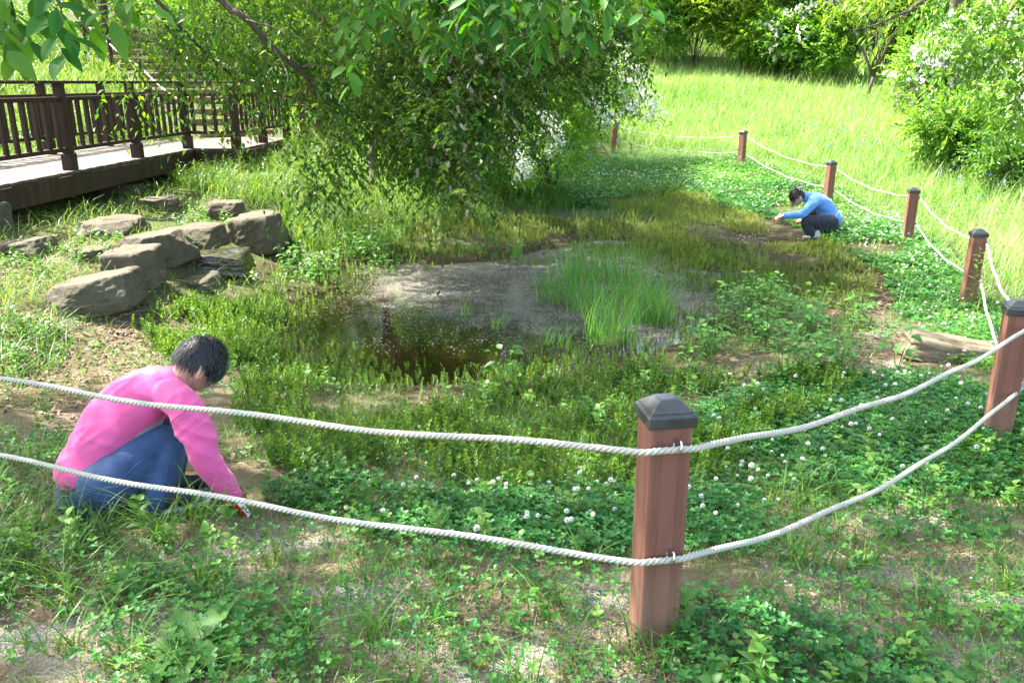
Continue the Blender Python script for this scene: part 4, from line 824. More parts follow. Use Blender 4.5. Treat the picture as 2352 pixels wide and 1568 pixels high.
for i, (u, z, W, H, lb) in enumerate([(1330,38,7,8,'broad green tree high behind the white flowering shrub'),(1520,42,8,9,'pale green tree on the slope behind the feathery shrub'),(1720,44,7,9,'big tree on the slope behind the bright shrub'),(1900,41,7,9,'yellow green tree with leaves reaching over the narrow white shrub'),(2090,40,6,8,'slope tree behind the right shrubs'),(2300,38,8,9,'large tree at the top right slope'),
     (60,37,6,6,'leafy tree at the head of the hill steps'),(300,40,8,7,'broad tree on the slope above the bridge'),(560,39,7,7,'green tree on the slope seen through the left willow twigs'),(800,38,7,7,'slope tree behind the willow trunk'),(1080,37,7,8,'tree on the slope behind the willow crown')]):
    p = at(u, 150, z); p[2] = hz(p[0], p[1]); H = 4.4; t = empty('tree', p, lb, 'tree', 'trees on the far slope'); r_ = np.random.default_rng(300+i)
    bl = [(np.array([p[0]+r_.uniform(-.38, .38)*W, p[1]+r_.uniform(-.3, .3)*W, p[2]+.55*H*r_.uniform(.12, .75)]), H*r_.uniform(.17, .25)) for _ in range(15)]
    mb = MB(); crown(mb, bl, 2300, SPR, 3.2, .2, .36, .5, seed=300+i, shell=.6); wpart(mb, 'crown', [G_BUSH, G_BRIGHT, G_BUSH, G_BUSHD][i % 4], t, False)
    mb = MB(); V, F = tube(cr([p-[0,0,.2], p+[.1,0,H*.2], p+[-.1,.1,H*.4]], 8), np.linspace(.16, .07, 8), 8); mb.add(V, F); stems(mb, p+[0,0,H*.12], bl, .07, 5); wpart(mb, 'trunk', BARK, t)
p = hit(2165, 215); t = empty('tree', p, 'dark bare trunk standing in the shade at the top right', 'tree'); mb = MB(); V, F = tube(cr([p-[0,0,.3], p+[.05,0,2], p+[-.1,0,5], p+[.2,0,8]], 12), np.linspace(.24, .14, 12), 10); mb.add(V, F); wpart(mb, 'trunk', BARK, t)
mb = MB(); crown(mb, [(p+[x_, y_, h_], 1.5) for x_, y_, h_ in ((0,0,8),(1.2,.3,7.2),(-1.2,.2,7.4))], 900, SPR, 2.4, seed=77); wpart(mb, 'crown', G_BUSHD, t, False)
for i, (x, y, lb) in enumerate([(-8.6,29.5,'tall tree with a bare lower trunk at the top of the hill steps'),(-4.2,27.5,'tall tree on the slope hidden behind the willow limbs'),(-12.5,27,'tall tree left of the hill steps'),(-1.4,24,'tree on the slope right behind the willow crown'),(-6.6,23.5,'tree on the slope just right of the hill steps')]):
    p = np.array([x, y, float(hz(x, y))]); t = empty('tree', p, lb, 'tree', 'trees on the far slope'); mb = MB(); V, F = tube(cr([p-[0,0,.3], p+[.1,0,2], p+[-.1,.1,4.5], p+[.1,0,7]], 12), np.linspace(.15, .06, 12), 9); mb.add(V, F); bl = [(p+np.array([rng.uniform(-2.2, 2.2), rng.uniform(-1.6, 1.6), rng.uniform(1.5, 5.6)]), rng.uniform(1.1, 1.7)) for _ in range(18)]; stems(mb, p+[0,0,3.6], bl, .05, 8); wpart(mb, 'trunk', BARK, t)
    mb = MB(); crown(mb, bl, 1500, SPR, 2.6, .2, .34, .6, seed=500+i); wpart(mb, 'crown', G_BUSH, t, False)
# little forked tree
p = hit(1990, 232); t = empty('small_tree', p, 'slender forked young tree with sparse yellow green leaves in the meadow', 'tree'); mb = MB()
tips = [(-1.0,.2,2.3),(-.5,-.3,2.9),(.3,.2,3.1),(.9,-.2,2.6),(.5,.1,2.0),(-1.3,0,2.9),(1.4,.2,3.2),(0,0,3.5)]
f0 = p+[.12,0,.7]; V, F = tube([p-[0,0,.2], p+[.04,0,.3], f0], [.055,.05,.045], 8); mb.add(V, F)
for e in tips: V, F = tube(cr([f0, f0*.5+(p+e)*.5+[0,0,.25], p+np.array(e)], 8), np.linspace(.036, .009, 8), 6); mb.add(V, F)
wpart(mb, 'trunk', BARK, t); mb = MB(); crown(mb, [(p+np.array(e), .6) for e in tips], 420, SPR, 1.25, .0, .3, 1.5, seed=55, shell=.2); wpart(mb, 'crown', G_BRIGHT, t, False)

# willow twigs: hanging shoots with alternate leaves
def shoots(mb, S, D, L, sag, nl, leaf, wr=.46, twr=.0022, drop=.12, n=1, lo=.12, ms=(0, 1), hue=None):
    K = len(S); L = np.broadcast_to(L, (K,)); sag = np.broadcast_to(sag, (K,)); D = D/np.linalg.norm(D, axis=1, keepdims=True)
    f = lambda t: S[:, None]+D[:, None]*(L[:, None]*t)[..., None]+np.array([0, 0, -1.])*(sag[:, None]*L[:, None]*t**2)[..., None]
    t = np.linspace(0, 1, 6)[None]*np.ones((K, 1)); c = f(t); g = np.gradient(c, axis=1); g /= np.linalg.norm(g, axis=2, keepdims=True)
    s1 = np.cross(g, [.3, .5, .8]); s1 /= np.linalg.norm(s1, axis=2, keepdims=True); s2 = np.cross(g, s1); w_ = (twr*(1.15-t))[..., None]
    V = np.stack([c+s1*w_, c-.5*s1*w_+.87*s2*w_, c-.5*s1*w_-.87*s2*w_], 2).reshape(-1, 3); i = np.arange(5)[:, None]*3; j = np.arange(3)[None]; k = (j+1) % 3
    q_ = np.stack([i+j, i+k, i+3+k, i+3+j], -1).reshape(-1, 4); mb.add(V, [(q_[None]+(np.arange(K)*18)[:, None, None]).reshape(-1, 4)], ms[1])
    hue = rng.random(K) if hue is None else hue
    for a in range(nl):
        tt = np.full((K, 1), lo+(1-lo)*(a+.5)/nl)+rng.uniform(-.3, .3, (K, 1))/nl; tt = np.clip(tt, 0, 1); c = f(tt)[:, 0]; g = (f(tt+.02)-f(tt-.02))[:, 0]; g /= np.linalg.norm(g, axis=1, keepdims=True)
        hs = np.cross(g, [0, 0, 1.]); hs /= np.maximum(np.linalg.norm(hs, axis=1, keepdims=True), 1e-6); hs = hs*(1 if a % 2 else -1)
        d = g*rng.uniform(.4, .9, (K, 1))+hs*rng.uniform(.4, 1, (K, 1))+rng.normal(0, .25, (K, 3))+np.array([0, 0, -.22]); M = rot_to(d); M = np.einsum('kij,kjl->kil', axang(M[:, :, 1], rng.uniform(-.7, .7, K)), M)
        ok = rng.random(K) > drop; T = leafT(leaf, leaf*wr, n, .14, .14, .45); mb.inst(*T, (M*rng.uniform(.65, 1.15, K)[:, None, None])[ok], c[ok], np.clip(hue+rng.normal(0, .18, K), 0, 1)[ok], ms[0])
    return f(np.ones((K, 1)))[:, 0]
def limb(mb, pts, r0, r1, mat=0, n=18, sides=8):
    P = cr(pts, n); P[1:-1] += rng.normal(0, r0*.35, (n-2, 3)); V, F = tube(P, np.linspace(r0, r1, n), sides); mb.add(V, F, mat); return P
tb = np.array([-2.42, 14.4, hz(-2.42, 14.4)])
wil = empty('willow_tree', tb, 'big drooping willow with dark trunk beside the pond', 'tree')
mb = MB(); fork = at(866, 235, 14.2); tk = [tb-[0,0,.2], at(858,400,14.4), at(860,320,14.3), fork, at(882,100,14.1), at(868,40,13.9), at(845,-30,13.6), at(820,-160,13.2), at(800,-330,12.8)]
TKP = limb(mb, tk, .095, .06, 0, 26, 10); cn = at(800,-330,12.8)
LIMBS = [[cn, at(900,-330,11.5), at(1000,-200,10), at(1060,-20,8.8), at(1090,120,8.2)], [at(820,-160,13.2), at(1000,-180,12), at(1180,-60,10.5), at(1290,80,9.6)], [fork, at(931,180,12.6), at(1010,160,11.4), at(1130,190,10.4), at(1187,229,9.8)], [at(856,154,13.6), at(931,219,11.5), at(1006,307,9.8), at(1050,410,8.4)], [at(845,-30,13.6), at(880,-60,12), at(930,60,10.4), at(950,200,9.4)], [at(866,235,14.2), at(830,200,12.6), at(760,200,11.2), at(690,260,10.2)], [cn, at(1300,-260,11), at(1420,-80,10), at(1460,90,9.3)]]
for L_ in LIMBS: limb(mb, L_, .035, .010, 0, 20, 7)
wpart(mb, 'trunk', BARK, wil)
def blobpts(bl, n):
    b = np.array(bl, float); C_ = np.array([at(u, v, z) for u, v, z, r, w_ in bl]); k = rng.choice(len(b), n, p=b[:, 4]/b[:, 4].sum()); d = rng.normal(size=(n, 3)); d /= np.linalg.norm(d, axis=1, keepdims=True)
    return C_[k]+d*(b[k, 3]*rng.random(n)**.45)[:, None], k
def unbridge(S):                                         # the twigs part in front of the bridge rail
    u, v, z = pr(*S.T); return S[~(inpoly(u, v+40, [(270,185),(690,185),(740,340),(690,390),(270,390)]) & (rng.random(len(S)) < .82))]
WB = [(850,30,10.5,1.0,4),(980,40,9.5,1.0,5),(1110,60,9,1.0,5),(1240,60,9.5,1.0,5),(1350,40,9.8,.9,4),(900,150,9.8,.8,4),(1000,160,9,.8,5),(1110,170,8.8,.75,5),(1220,150,9.4,.75,4),(1320,120,9.8,.6,2.5),(940,270,9.2,.6,3.5),(1040,280,8.6,.55,3.5),(830,230,10,.6,2.5),(1000,320,8.4,.40,2.6),(890,310,9.0,.45,1.8),(1060,390,8.1,.28,1.3),(1055,465,7.7,.14,.35),(1150,250,9,.5,2.2),(740,130,10.5,.8,1.8),(1400,60,9.6,.6,1.6)]
S, kk = blobpts(WB, 2600); S = unbridge(S); D = rng.normal(size=(len(S), 3))*.7+np.array([.15, -.3, .12]); mb = MB()
tips = shoots(mb, S, D, rng.uniform(.3, .65, len(S)), rng.uniform(.25, .75, len(S)), 12, .082, .46, .0024)
wpart(mb, 'crown', [G_WIL, TWIGM], wil, False)
cT = []
for q_ in range(3):
    ps = [xf(leafT(.022, .011, 1, .1, .1), rot_to((np.array([math.cos(i*2.4), math.sin(i*2.4), -.5]))[None])[0], (0, 0, -.07*i/22)) for i in range(22)]; cT.append(joinT(ps))
mb = MB(); sel = S[(pr(*S.T)[0] > 980) & (rng.random(len(S)) < .45)]
for i, T in enumerate(cT): s_ = sel[i::3]; mb.inst(*T, rz_tilt(len(s_), .5, (.8, 1.3)), s_+rng.normal(0, .12, s_.shape))
wpart(mb, 'catkin_fluff', CATKIN, wil, False)
mb = MB(); T = joinT([xf(leafT(.012, .007, 1), rot_to(np.array([math.cos(i*2.4), math.sin(i*2.4), -.6])[None])[0], (0, 0, -.06*i/14)) for i in range(14)]); s_ = S[rng.random(len(S)) < .22]; mb.inst(*T, rz_tilt(len(s_), .3, (.8, 1.3)), s_+rng.normal(0, .15, s_.shape)); wpart(mb, 'catkin', CATGRN, wil, False)

# the upper crown, above the picture: it is what the pond mirrors and what dapples it
up_ = [(np.array(c), r) for c, r in (((-3.0,12.0,3.7),1.0),((-2.0,13.5,3.9),1.1),((-4.2,13,4.3),1.1),((-.6,12.6,3.7),.9),((.4,13.8,3.9),.9),((-3.6,11.2,5.0),1.2),((-2.6,12.6,5.6),1.5),((-1.2,12.2,5.4),1.4),((-3.4,14.2,6.0),1.7),((-1.6,14.8,6.6),1.8),((-.2,13.6,5.8),1.3),((-2.4,10.4,5.8),1.2),((-.6,11.2,6.4),1.3),((-.4,15.4,6.2),1.4),((-2.2,13.4,7.8),1.7),((-4.4,12.6,6.6),1.2),((-1.0,13.0,4.4),1.0))]
mb = MB(); crown(mb, up_, 5000, SPR_C, 1.0, -.1, .33, 1.2, seed=66, shell=.35); Gs = scatter(150, (-1, 6, 11, 21), [[(1090,320),(1450,310),(1600,380),(1570,465),(1300,490),(1120,490)]]); sv_ = np.array(SUNV); zc = rng.uniform(3.9, 6.2, len(Gs)); Ps = Gs+sv_*((zc-Gs[:, 2])/sv_[2])[:, None]; mb.inst(*SPR_C[0], rbasis(len(Ps), -.1, (.8, 1.2)), Ps)
wpart(mb, 'upper_crown', G_WIL, wil, False)
mb = MB(); stems(mb, cn, up_, .05, 14); wpart(mb, 'branch', BARK, wil)

# second willow: trunk out at the left, crown overhead, branches hanging into the view
ob0 = np.array([-7.2, 5.6, hz(-7.2, 5.6)]); w2 = empty('overhanging_willow', ob0, 'willow limbs and large near leaves hanging in from the top left', 'tree')
mb = MB(); hub = ob0+[.7, .5, 4.2]; limb(mb, [ob0-[0,0,.3], ob0+[.1,0,1.5], ob0+[.3,.2,3], hub], .24, .16, 0, 14, 12)
L1 = [hub, np.array([-4.6, 7.0, 4.4]), at(450,-40,7.6), at(560,45,7.8), at(684,157,8.2), at(745,215,8.6), at(804,253,9.0), at(860,310,9.2)]
L3 = [hub, np.array([-5.0, 7.4, 4.2]), at(330,-30,8.0), at(417,65,8.2), at(506,150,8.5), at(560,190,8.7), at(680,225,9), at(760,240,9.2)]
L2 = [hub, np.array([-4.0, 8.2, 4.9]), at(640,-60,9.0), at(731,38,9.2), at(766,68,9.3), at(830,110,9.5)]
Lm = [(L1, .045, .012), (L3, .028, .007), (L2, .045, .014), ([hub, np.array([-3.6, 5.2, 6.6]), np.array([-1.2, 6.2, 7.2]), np.array([.6, 7.2, 7.0])], .09, .03), ([hub, np.array([-5, 7.5, 6.6]), np.array([-4, 9.5, 7.2])], .08, .03), ([hub, np.array([-4.8, 4.2, 6.4]), np.array([-2.5, 3.6, 6.6]), np.array([-1.0, 2.6, 5.6])], .08, .02)]
for P_, a_, b_ in Lm: limb(mb, P_, a_, b_, 0, 26, 8)
for P_ in ([at(560,45,7.8), at(620,60,7.5), at(700,90,7.3)], [at(684,157,8.2), at(720,150,8), at(790,165,7.8)], [at(620,95,8), at(660,175,7.7), at(640,260,7.6)], [at(745,215,8.6), at(770,300,8.2), at(720,420,7.9)], [at(506,150,8.5), at(470,210,8), at(440,290,7.8)], [at(417,65,8.2), at(380,130,8), at(330,200,7.9)], [at(600,215,8.8), at(580,290,8.2), at(640,330,7.9)]): limb(mb, P_, .010, .003, 0, 10, 5)
wpart(mb, 'trunk', BARK, w2)
WB2 = [(520,20,8.4,.7,3),(620,60,8.4,.7,4),(720,40,8.8,.7,4),(800,60,9,.7,4),(560,140,8.4,.5,3),(660,160,8.3,.5,4),(760,160,8.6,.6,4.5),(430,60,8.2,.5,2),(500,170,8.2,.25,1),(600,190,8.1,.25,.9),(690,215,8.2,.3,1.2),(780,270,8.4,.4,2.6),(350,140,8,.3,1),(320,205,8,.16,.5),(435,260,7.8,.2,.8),(630,290,7.8,.2,.8),(720,350,8,.3,1.3),(790,380,8.3,.35,1.4),(720,440,7.8,.16,.5),(300,40,8,.4,2),(380,110,8,.3,1.2),(240,80,8,.25,.7)]
S, kk = blobpts(WB2, 900); S = unbridge(S); D = rng.normal(size=(len(S), 3))*.7+np.array([.25, -.2, -.1]); mb = MB(); shoots(mb, S, D, rng.uniform(.3, .7, len(S)), rng.uniform(.5, 1.1, len(S)), 11, .078, .48, .0022)
wpart(mb, 'hanging_foliage', [G_WIL, TWIGM], w2, False)
# large leaves close to the camera
def near_twigs(lst, z, leaf, name, root):
    mb = MB()
    for (u0, v0, u1, v1, nl) in lst:
        a_, b_ = at(u0, v0, z*rng.uniform(.95, 1.1)), at(u1, v1, z*rng.uniform(.92, 1.05)); L = np.linalg.norm(b_-a_); D = b_-a_+np.array([0, 0, .25*L]); shoots(mb, a_[None], D[None], np.array([np.linalg.norm(D)]), np.array([.25*L/np.linalg.norm(D)]), nl, leaf, .46, .0028, .0, 6, .3)
    wpart(mb, name, [G_WILN, TWIGM], root)
near_twigs([(-80,-120,75,100,10),(-60,-150,40,70,8),(20,-160,175,110,11),(80,-160,215,70,9),(140,-160,300,45,10),(210,-160,350,20,9),(-120,0,60,110,8),(-140,40,70,160,8),(-60,-140,120,60,9),(60,-150,150,150,10),(180,-150,260,60,9),(-40,-100,20,130,9)], 2.15, .088, 'near_foliage', w2)
near_twigs([(830,-140,905,50,9),(760,-120,800,190,13),(900,-120,800,210,12),(950,-120,960,60,10),(1010,-120,1010,130,11),(1070,-120,1085,120,11),(1130,-120,1190,90,10),(1200,-120,1240,110,10),(1230,-140,1310,55,9),(1320,-120,1420,60,10),(1380,-120,1470,110,10),(1430,-120,1500,40,9),(1000,-140,1060,40,8),(860,-140,1000,30,9),(1180,-120,1130,40,8),(1280,-100,1360,100,9)]+[(u, -150, u+rng.uniform(-60, 70), rng.uniform(0, 1)**.8*(190-abs(u-1020)*.22)-10, int(rng.integers(8, 14))) for u in rng.uniform(830, 1500, 60)], 3.15, .078, 'near_foliage', w2)
# the crown overhead: it stands where it shades the near bank, and lets flecks of sun through
SHP = [(-1500,900),(0,915),(560,870),(640,770),(900,720),(1150,730),(1300,640),(1560,650),(1680,700),(2000,770),(2400,860),(4200,1100),(4200,5000),(-3000,5000)]
K = 14000; X = rng.uniform(-9, 9, K); Y = rng.uniform(.2, 10.5, K); Z = hz(X, Y); u, v, z = pr(X, Y, Z); ok = (inpoly(u, v, SHP) & (z > .3)) | ((z <= .3) & (X > -4)); G_ = np.stack([X, Y, Z], 1)[ok]
fl_ = vnoise(G_[:, :2]*1.7, 41)*.6+vnoise(G_[:, :2]*4.1, 42)*.4; G_ = G_[fl_ > .31]
sv = np.array(SUNV); zc = rng.uniform(5.0, 8.6, len(G_)); Pc = G_+sv*((zc-G_[:, 2])/sv[2])[:, None]; mb = MB()
for i, T in enumerate(SPR_C): s_ = Pc[i::2]; M = rbasis(len(s_), -.1, (.8, 1.2)); mb.inst(*T, M, s_)
wpart(mb, 'crown', G_WIL, w2, False)
mb = MB()
for q_ in range(26):
    e = Pc[rng.integers(len(Pc))]; a_ = Lm[3+q_ % 3][0]; st = cr(a_, 20)[rng.integers(6, 20)]; V, F = tube(cr([st, st*.5+e*.5+[0,0,.2], e], 8), np.linspace(.02, .005, 8), 5); mb.add(V, F)
wpart(mb, 'branch', BARK, w2)
# right-hand tree reaching in with sunlit leaves
rb = np.array([8.6, 7.2, hz(8.6, 7.2)]); w3 = empty('right_hand_tree', rb, 'tree branch with sunlit bright leaves hanging in from the top right', 'tree'); mb = MB(); hub = rb+[-.3, .2, 3.6]
limb(mb, [rb-[0,0,.3], rb+[0,.1,1.6], hub], .18, .12, 0, 10, 10)
RL = [[hub, at(2420,-60,7.2), at(2330,10,6.6), at(2280,90,6.2)], [hub, at(2300,-140,7), at(2180,-40,6.5), at(2080,30,6.2), at(1960,70,6.1)], [hub, at(2480,40,6.8), at(2400,120,6.4), at(2340,230,6.1)]]
for P_ in RL: limb(mb, P_, .03, .006, 0, 16, 6)
wpart(mb, 'trunk', BARK, w3)
WB3 = [(2040,-30,6.2,.14,.6),(2140,-10,6.3,.2,1.6),(2250,20,6.4,.3,5),(2330,40,6.5,.35,5),(2200,90,6.2,.12,.5),(2260,130,6.3,.22,2.6),(2330,140,6.3,.25,3.4),(2310,220,6.2,.16,1.2),(2350,260,6.2,.18,1.4),(1990,0,6.1,.12,.6),(2250,200,6.2,.1,.6),(2420,100,6.4,.4,3)]
S, kk = blobpts(WB3, 250); D = rng.normal(size=(len(S), 3))*.6+np.array([-.3, -.2, -.1]); mb = MB(); shoots(mb, S, D, rng.uniform(.2, .42, len(S)), rng.uniform(.4, 1, len(S)), 9, .082, .46, .0018)
wpart(mb, 'hanging_foliage', [G_BUSH, TWIGM], w3, False)
mb = MB(); crown(mb, [(rb+np.array(c), 1.5) for c in ((-.5,.5,5.2),(.8,1,5.4),(.2,-.8,5.6),(1.2,-.4,4.4))], 1500, SPR_C, 1.2, .1, .3, 1, seed=9); wpart(mb, 'crown', G_BUSH, w3, False)

# white flowering shrub beside the willow
wp_ = np.array([.7, 16.2, hz(.7, 16.2)]); ws = empty('flowering_shrub', wp_, 'arching shrub with sprays of small white flowers between the willow and the meadow', 'shrub')
wb = [(at(u, v, z), r) for u, v, z, r in [(1120,190,15.5,1.0),(1220,190,15,1.1),(1310,200,15,1.0),(1365,185,15.2,.6),(1180,300,14.6,.9),(1280,300,14.6,.8),(1305,265,14.8,.55),(1110,330,15,.8),(1230,370,14.2,.5),(1130,400,14.6,.45),(1300,350,14.6,.4)]]
mb = MB(); crown(mb, wb, 3400, SPR, 1.1, .0, .33, 1.4, seed=201, shell=.5)
arcs = [[at(1300,170,15), at(1400,170,14.8), at(1470,215,14.5), at(1512,272,14.2)], [at(1330,190,15), at(1400,215,14.8), at(1440,240,14.6), at(1462,268,14.4)], [at(1250,220,15), at(1330,210,14.5), at(1380,260,14), at(1400,292,13.8)], [at(1200,220,15), at(1230,250,14.2), at(1262,300,13.6), at(1282,345,13.4)], [at(1150,250,15), at(1170,310,14), at(1190,380,13.4), at(1205,410,13.2)], [at(1350,130,15.3), at(1420,110,15), at(1450,160,14.8), at(1475,190,14.6)]]
stm = MB(); stems(stm, wp_, wb, .035, 14); fb_ = MB(); fl_T = [clusterT(10, .055, .032), clusterT(8, .05, .03)]
for A_ in arcs:
    P = limb(stm, A_, .012, .004, 0, 22, 5); Q = np.repeat(P[6:], 7, 0)+rng.normal(0, .09, (7*16, 3)); M = rbasis(len(Q), .1, (.5, .9)); mb.inst(*SPR[0], M, Q); Q = np.repeat(P[8:], 5, 0)+rng.normal(0, .08, (5*14, 3))+[0, -.03, .05]; fb_.inst(*fl_T[0], rz_tilt(len(Q), .4, (.9, 1.5)), Q)
crown(fb_, wb, 1100, fl_T, 1.1, .2, .46, 1.1, seed=207, shell=.85)
wpart(mb, 'crown', G_BUSHD, ws, False); wpart(stm, 'stem', BARK, ws); wpart(fb_, 'blossom', WHITEP, ws, False)
shrub('shrub', 'shaded leafy shrub growing under the willow trunk', 'shrub', 1010, 360, 15.2, 2.6, 2.2, 1500, G_BUSHD, 1.15, 'shrubs round the meadow', 0, .34, 401, 8)
# ------------------------------------------------------------ people
def loft(secs, S, n=20, N=26, round_=True):
    """secs rows (x,y,z,a,b): ellipse half-axes a along S, b across"""
    q_ = np.array(secs, float)
    if round_:
        d0 = q_[0, :3]-q_[1, :3]; d0 /= np.linalg.norm(d0); d1 = q_[-1, :3]-q_[-2, :3]; d1 /= np.linalg.norm(d1)
        mk = lambda r, d, o, s: np.r_[r[:3]+d*min(r[3], r[4])*o, r[3]*s, r[4]*s]
        q_ = np.vstack([mk(q_[0], d0, .8, .25), mk(q_[0], d0, .5, .75), q_, mk(q_[-1], d1, .5, .75), mk(q_[-1], d1, .8, .25)])
    c = cr(q_, max(n, len(q_)*4)); P = c[:, :3]; ab = np.maximum(c[:, 3:], .003); T = np.gradient(P, axis=0); T /= np.maximum(np.linalg.norm(T, axis=1, keepdims=True), 1e-9)
    s_ = np.array(S, float)[None]-T*(T@np.array(S, float))[:, None]; s_ /= np.maximum(np.linalg.norm(s_, axis=1, keepdims=True), 1e-6); w_ = np.cross(T, s_); a = np.arange(N)*2*math.pi/N
    V = P[:, None]+ab[:, :1, None]*np.cos(a)[None, :, None]*s_[:, None]+ab[:, 1:, None]*np.sin(a)[None, :, None]*w_[:, None]; L = len(P)
    i = np.arange(L-1)[:, None]*N; j = np.arange(N)[None]; k = (j+1) % N
    return V.reshape(-1, 3), [np.stack([i+j, i+k, i+N+k, i+N+j], -1).reshape(-1, 4), np.arange(N)[None, ::-1].copy(), ((L-1)*N+np.arange(N))[None]]
def fuse(pieces, voxel, mat, smooth=5, name='m'):
    mb = MB()
    for V, F in pieces: mb.add(V, F)
    me = mb.mesh('tmp', mat); ob = bpy.data.objects.new('tmp', me); C.objects.link(ob)
    r_ = ob.modifiers.new('r', 'REMESH'); r_.mode = 'VOXEL'; r_.voxel_size = voxel
    s_ = ob.modifiers.new('s', 'SMOOTH'); s_.factor = .5; s_.iterations = smooth
    out = bpy.data.meshes.new_from_object(ob.evaluated_get(bpy.context.evaluated_depsgraph_get())); bpy.data.objects.remove(ob); bpy.data.meshes.remove(me)
    out.name = name; out.materials.clear()
    for m_ in (mat if isinstance(mat, (list, tuple)) else [mat]): out.materials.append(m_)
    out.polygons.foreach_set('use_smooth', [True]*len(out.polygons)); return out
def vco(me): a = np.zeros(len(me.vertices)*3, np.float32); me.vertices.foreach_get('co', a); return a.reshape(-1, 3).astype(float)
def vno(me): a = np.zeros(len(me.vertices)*3, np.float32); me.vertex_normals.foreach_get('vector', a); return a.reshape(-1, 3).astype(float)
def folds(me, axis, amp, f1=6, f2=30, seed=0, sm=.5):
    V, N = vco(me), vno(me); ax_ = np.array(axis, float); ax_ /= np.linalg.norm(ax_); h = V@ax_; q_ = V-h[:, None]*ax_
    k = (vnoise(np.c_[q_[:, :2]*f1+(V[:, 2:]*f1*.6), h*f2][:, :3], seed)-.5)*2; k = 1-np.abs(k)**.7*1.6
    msk = np.clip(vnoise(V*7, seed+5)*2.2-.7, 0, 1); V += N*(amp*k*msk)[:, None]; me.vertices.foreach_set('co', V.astype(np.float32).ravel()); me.update()
def wlink(name, me, root): o = link(name, me, root); o.matrix_parent_inverse = local(root).inverted(); return o
def blob_(c, r, M=np.eye(3), n=14):
    bm = bmesh.new(); bmesh.ops.create_icosphere(bm, subdivisions=3, radius=1); V = np.array([v.co[:] for v in bm.verts]); F = np.array([[v.index for v in f.verts] for f in bm.faces]); bm.free()
    return (V*np.array(r))@np.array(M).T+np.array(c), [F]
def head_piece(c, Hm, k=1.0):
    """Hm columns: forward, left, up"""
    bm = bmesh.new(); bmesh.ops.create_icosphere(bm, subdivisions=5, radius=1); V = np.array([v.co[:] for v in bm.verts]); F = np.array([[v.index for v in f.verts] for f in bm.faces]); bm.free()
    x, y, z = V.T.copy(); lo = np.clip(-z, 0, 1); fr = np.clip(x, 0, 1); W = V*np.array([.096, .076, .116])*k
    W[:, 1] *= 1-.30*lo**1.3; W[:, 0] += .012*lo*k+.010*lo*fr*k; W[:, 2] += np.where((x < 0), .055*lo*np.clip(-x, 0, 1), 0)*k
    g = lambda cy, cz, sy, sz: np.exp(-((y-cy)/sy)**2-((z-cz)/sz)**2)*(x > 0)
    W[:, 0] += k*(.021*g(0, -.26, .13, .13)+.012*g(0, -.08, .10, .22)-.011*g(.36, -.02, .20, .11)-.011*g(-.36, -.02, .20, .11)+.005*g(0, .12, .5, .08)+.008*g(0, -.52, .24, .06)-.004*g(0, -.60, .25, .03)+.008*g(0, -.80, .28, .12)+.005*g(.4, -.30, .2, .16)+.005*g(-.4, -.30, .2, .16))
    ps = [(W@Hm.T+c, [F])]
    for s_ in (1, -1):
        E = Hm@np.array(Matrix.Rotation(s_*.35, 3, 'Z')@Matrix.Rotation(-.25, 3, 'Y')); ps.append(blob_(c+Hm@np.array([-.008, s_*.082, -.012])*k, np.array([.024, .012, .038])*k, E)); ps.append(blob_(c+Hm@np.array([-.016, s_*.094, -.004])*k, np.array([.006, .006, .029])*k, E))
    return ps
def hand_pieces(wr, dr, nrm, side, curl=.8, k=1.0, fat=0.):
    """wrist point, direction of the hand, back-of-hand normal, side +1/-1 where the thumb sits"""
    d = np.array(dr, float)/np.linalg.norm(dr); nn = np.array(nrm, float); nn -= d*(nn@d); nn /= np.linalg.norm(nn); s_ = np.cross(nn, d)*side; wr = np.array(wr, float); ps = []
    pal = [np.r_[wr-d*.03*k, .027*k+fat, .021*k+fat], np.r_[wr, .028*k+fat, .020*k+fat], np.r_[wr+d*.04*k, .038*k+fat, .017*k+fat], np.r_[wr+d*.085*k, .041*k+fat, .014*k+fat]]; ps.append(loft(pal, s_, 14, 18))
    for i, (off, L, sp_) in enumerate([(.031, .068, .16), (.011, .078, .04), (-.010, .072, -.05), (-.030, .056, -.17)]):
        p = wr+d*.082*k+s_*off*k; dd = d*math.cos(sp_)+s_*math.sin(sp_); ang = .15+.08*i; pts = [np.r_[p-dd*.02*k, .0095*k+fat, .009*k+fat]]
        for j, f in enumerate((.42, .33, .25)):
            ang += curl*(.45+.1*j); e = dd*math.cos(ang)-nn*math.sin(ang); p = p+e*L*f*k; pts.append(np.r_[p, (.0088-.0011*j)*k+fat, (.0082-.001*j)*k+fat])
        ps.append(loft(pts, s_, 14, 12))
    p = wr+d*.022*k+s_*.024*k; e = d*.62+s_*.72-nn*.30; e /= np.linalg.norm(e); e2 = d*.85+s_*.35-nn*.42; e2 /= np.linalg.norm(e2)
    ps.append(loft([np.r_[p-e*.015*k, .014*k+fat, .013*k+fat], np.r_[p+e*.034*k, .012*k+fat, .011*k+fat], np.r_[p+e*.034*k+e2*.03*k, .0095*k+fat, .009*k+fat]], nn, 12, 12)); return ps
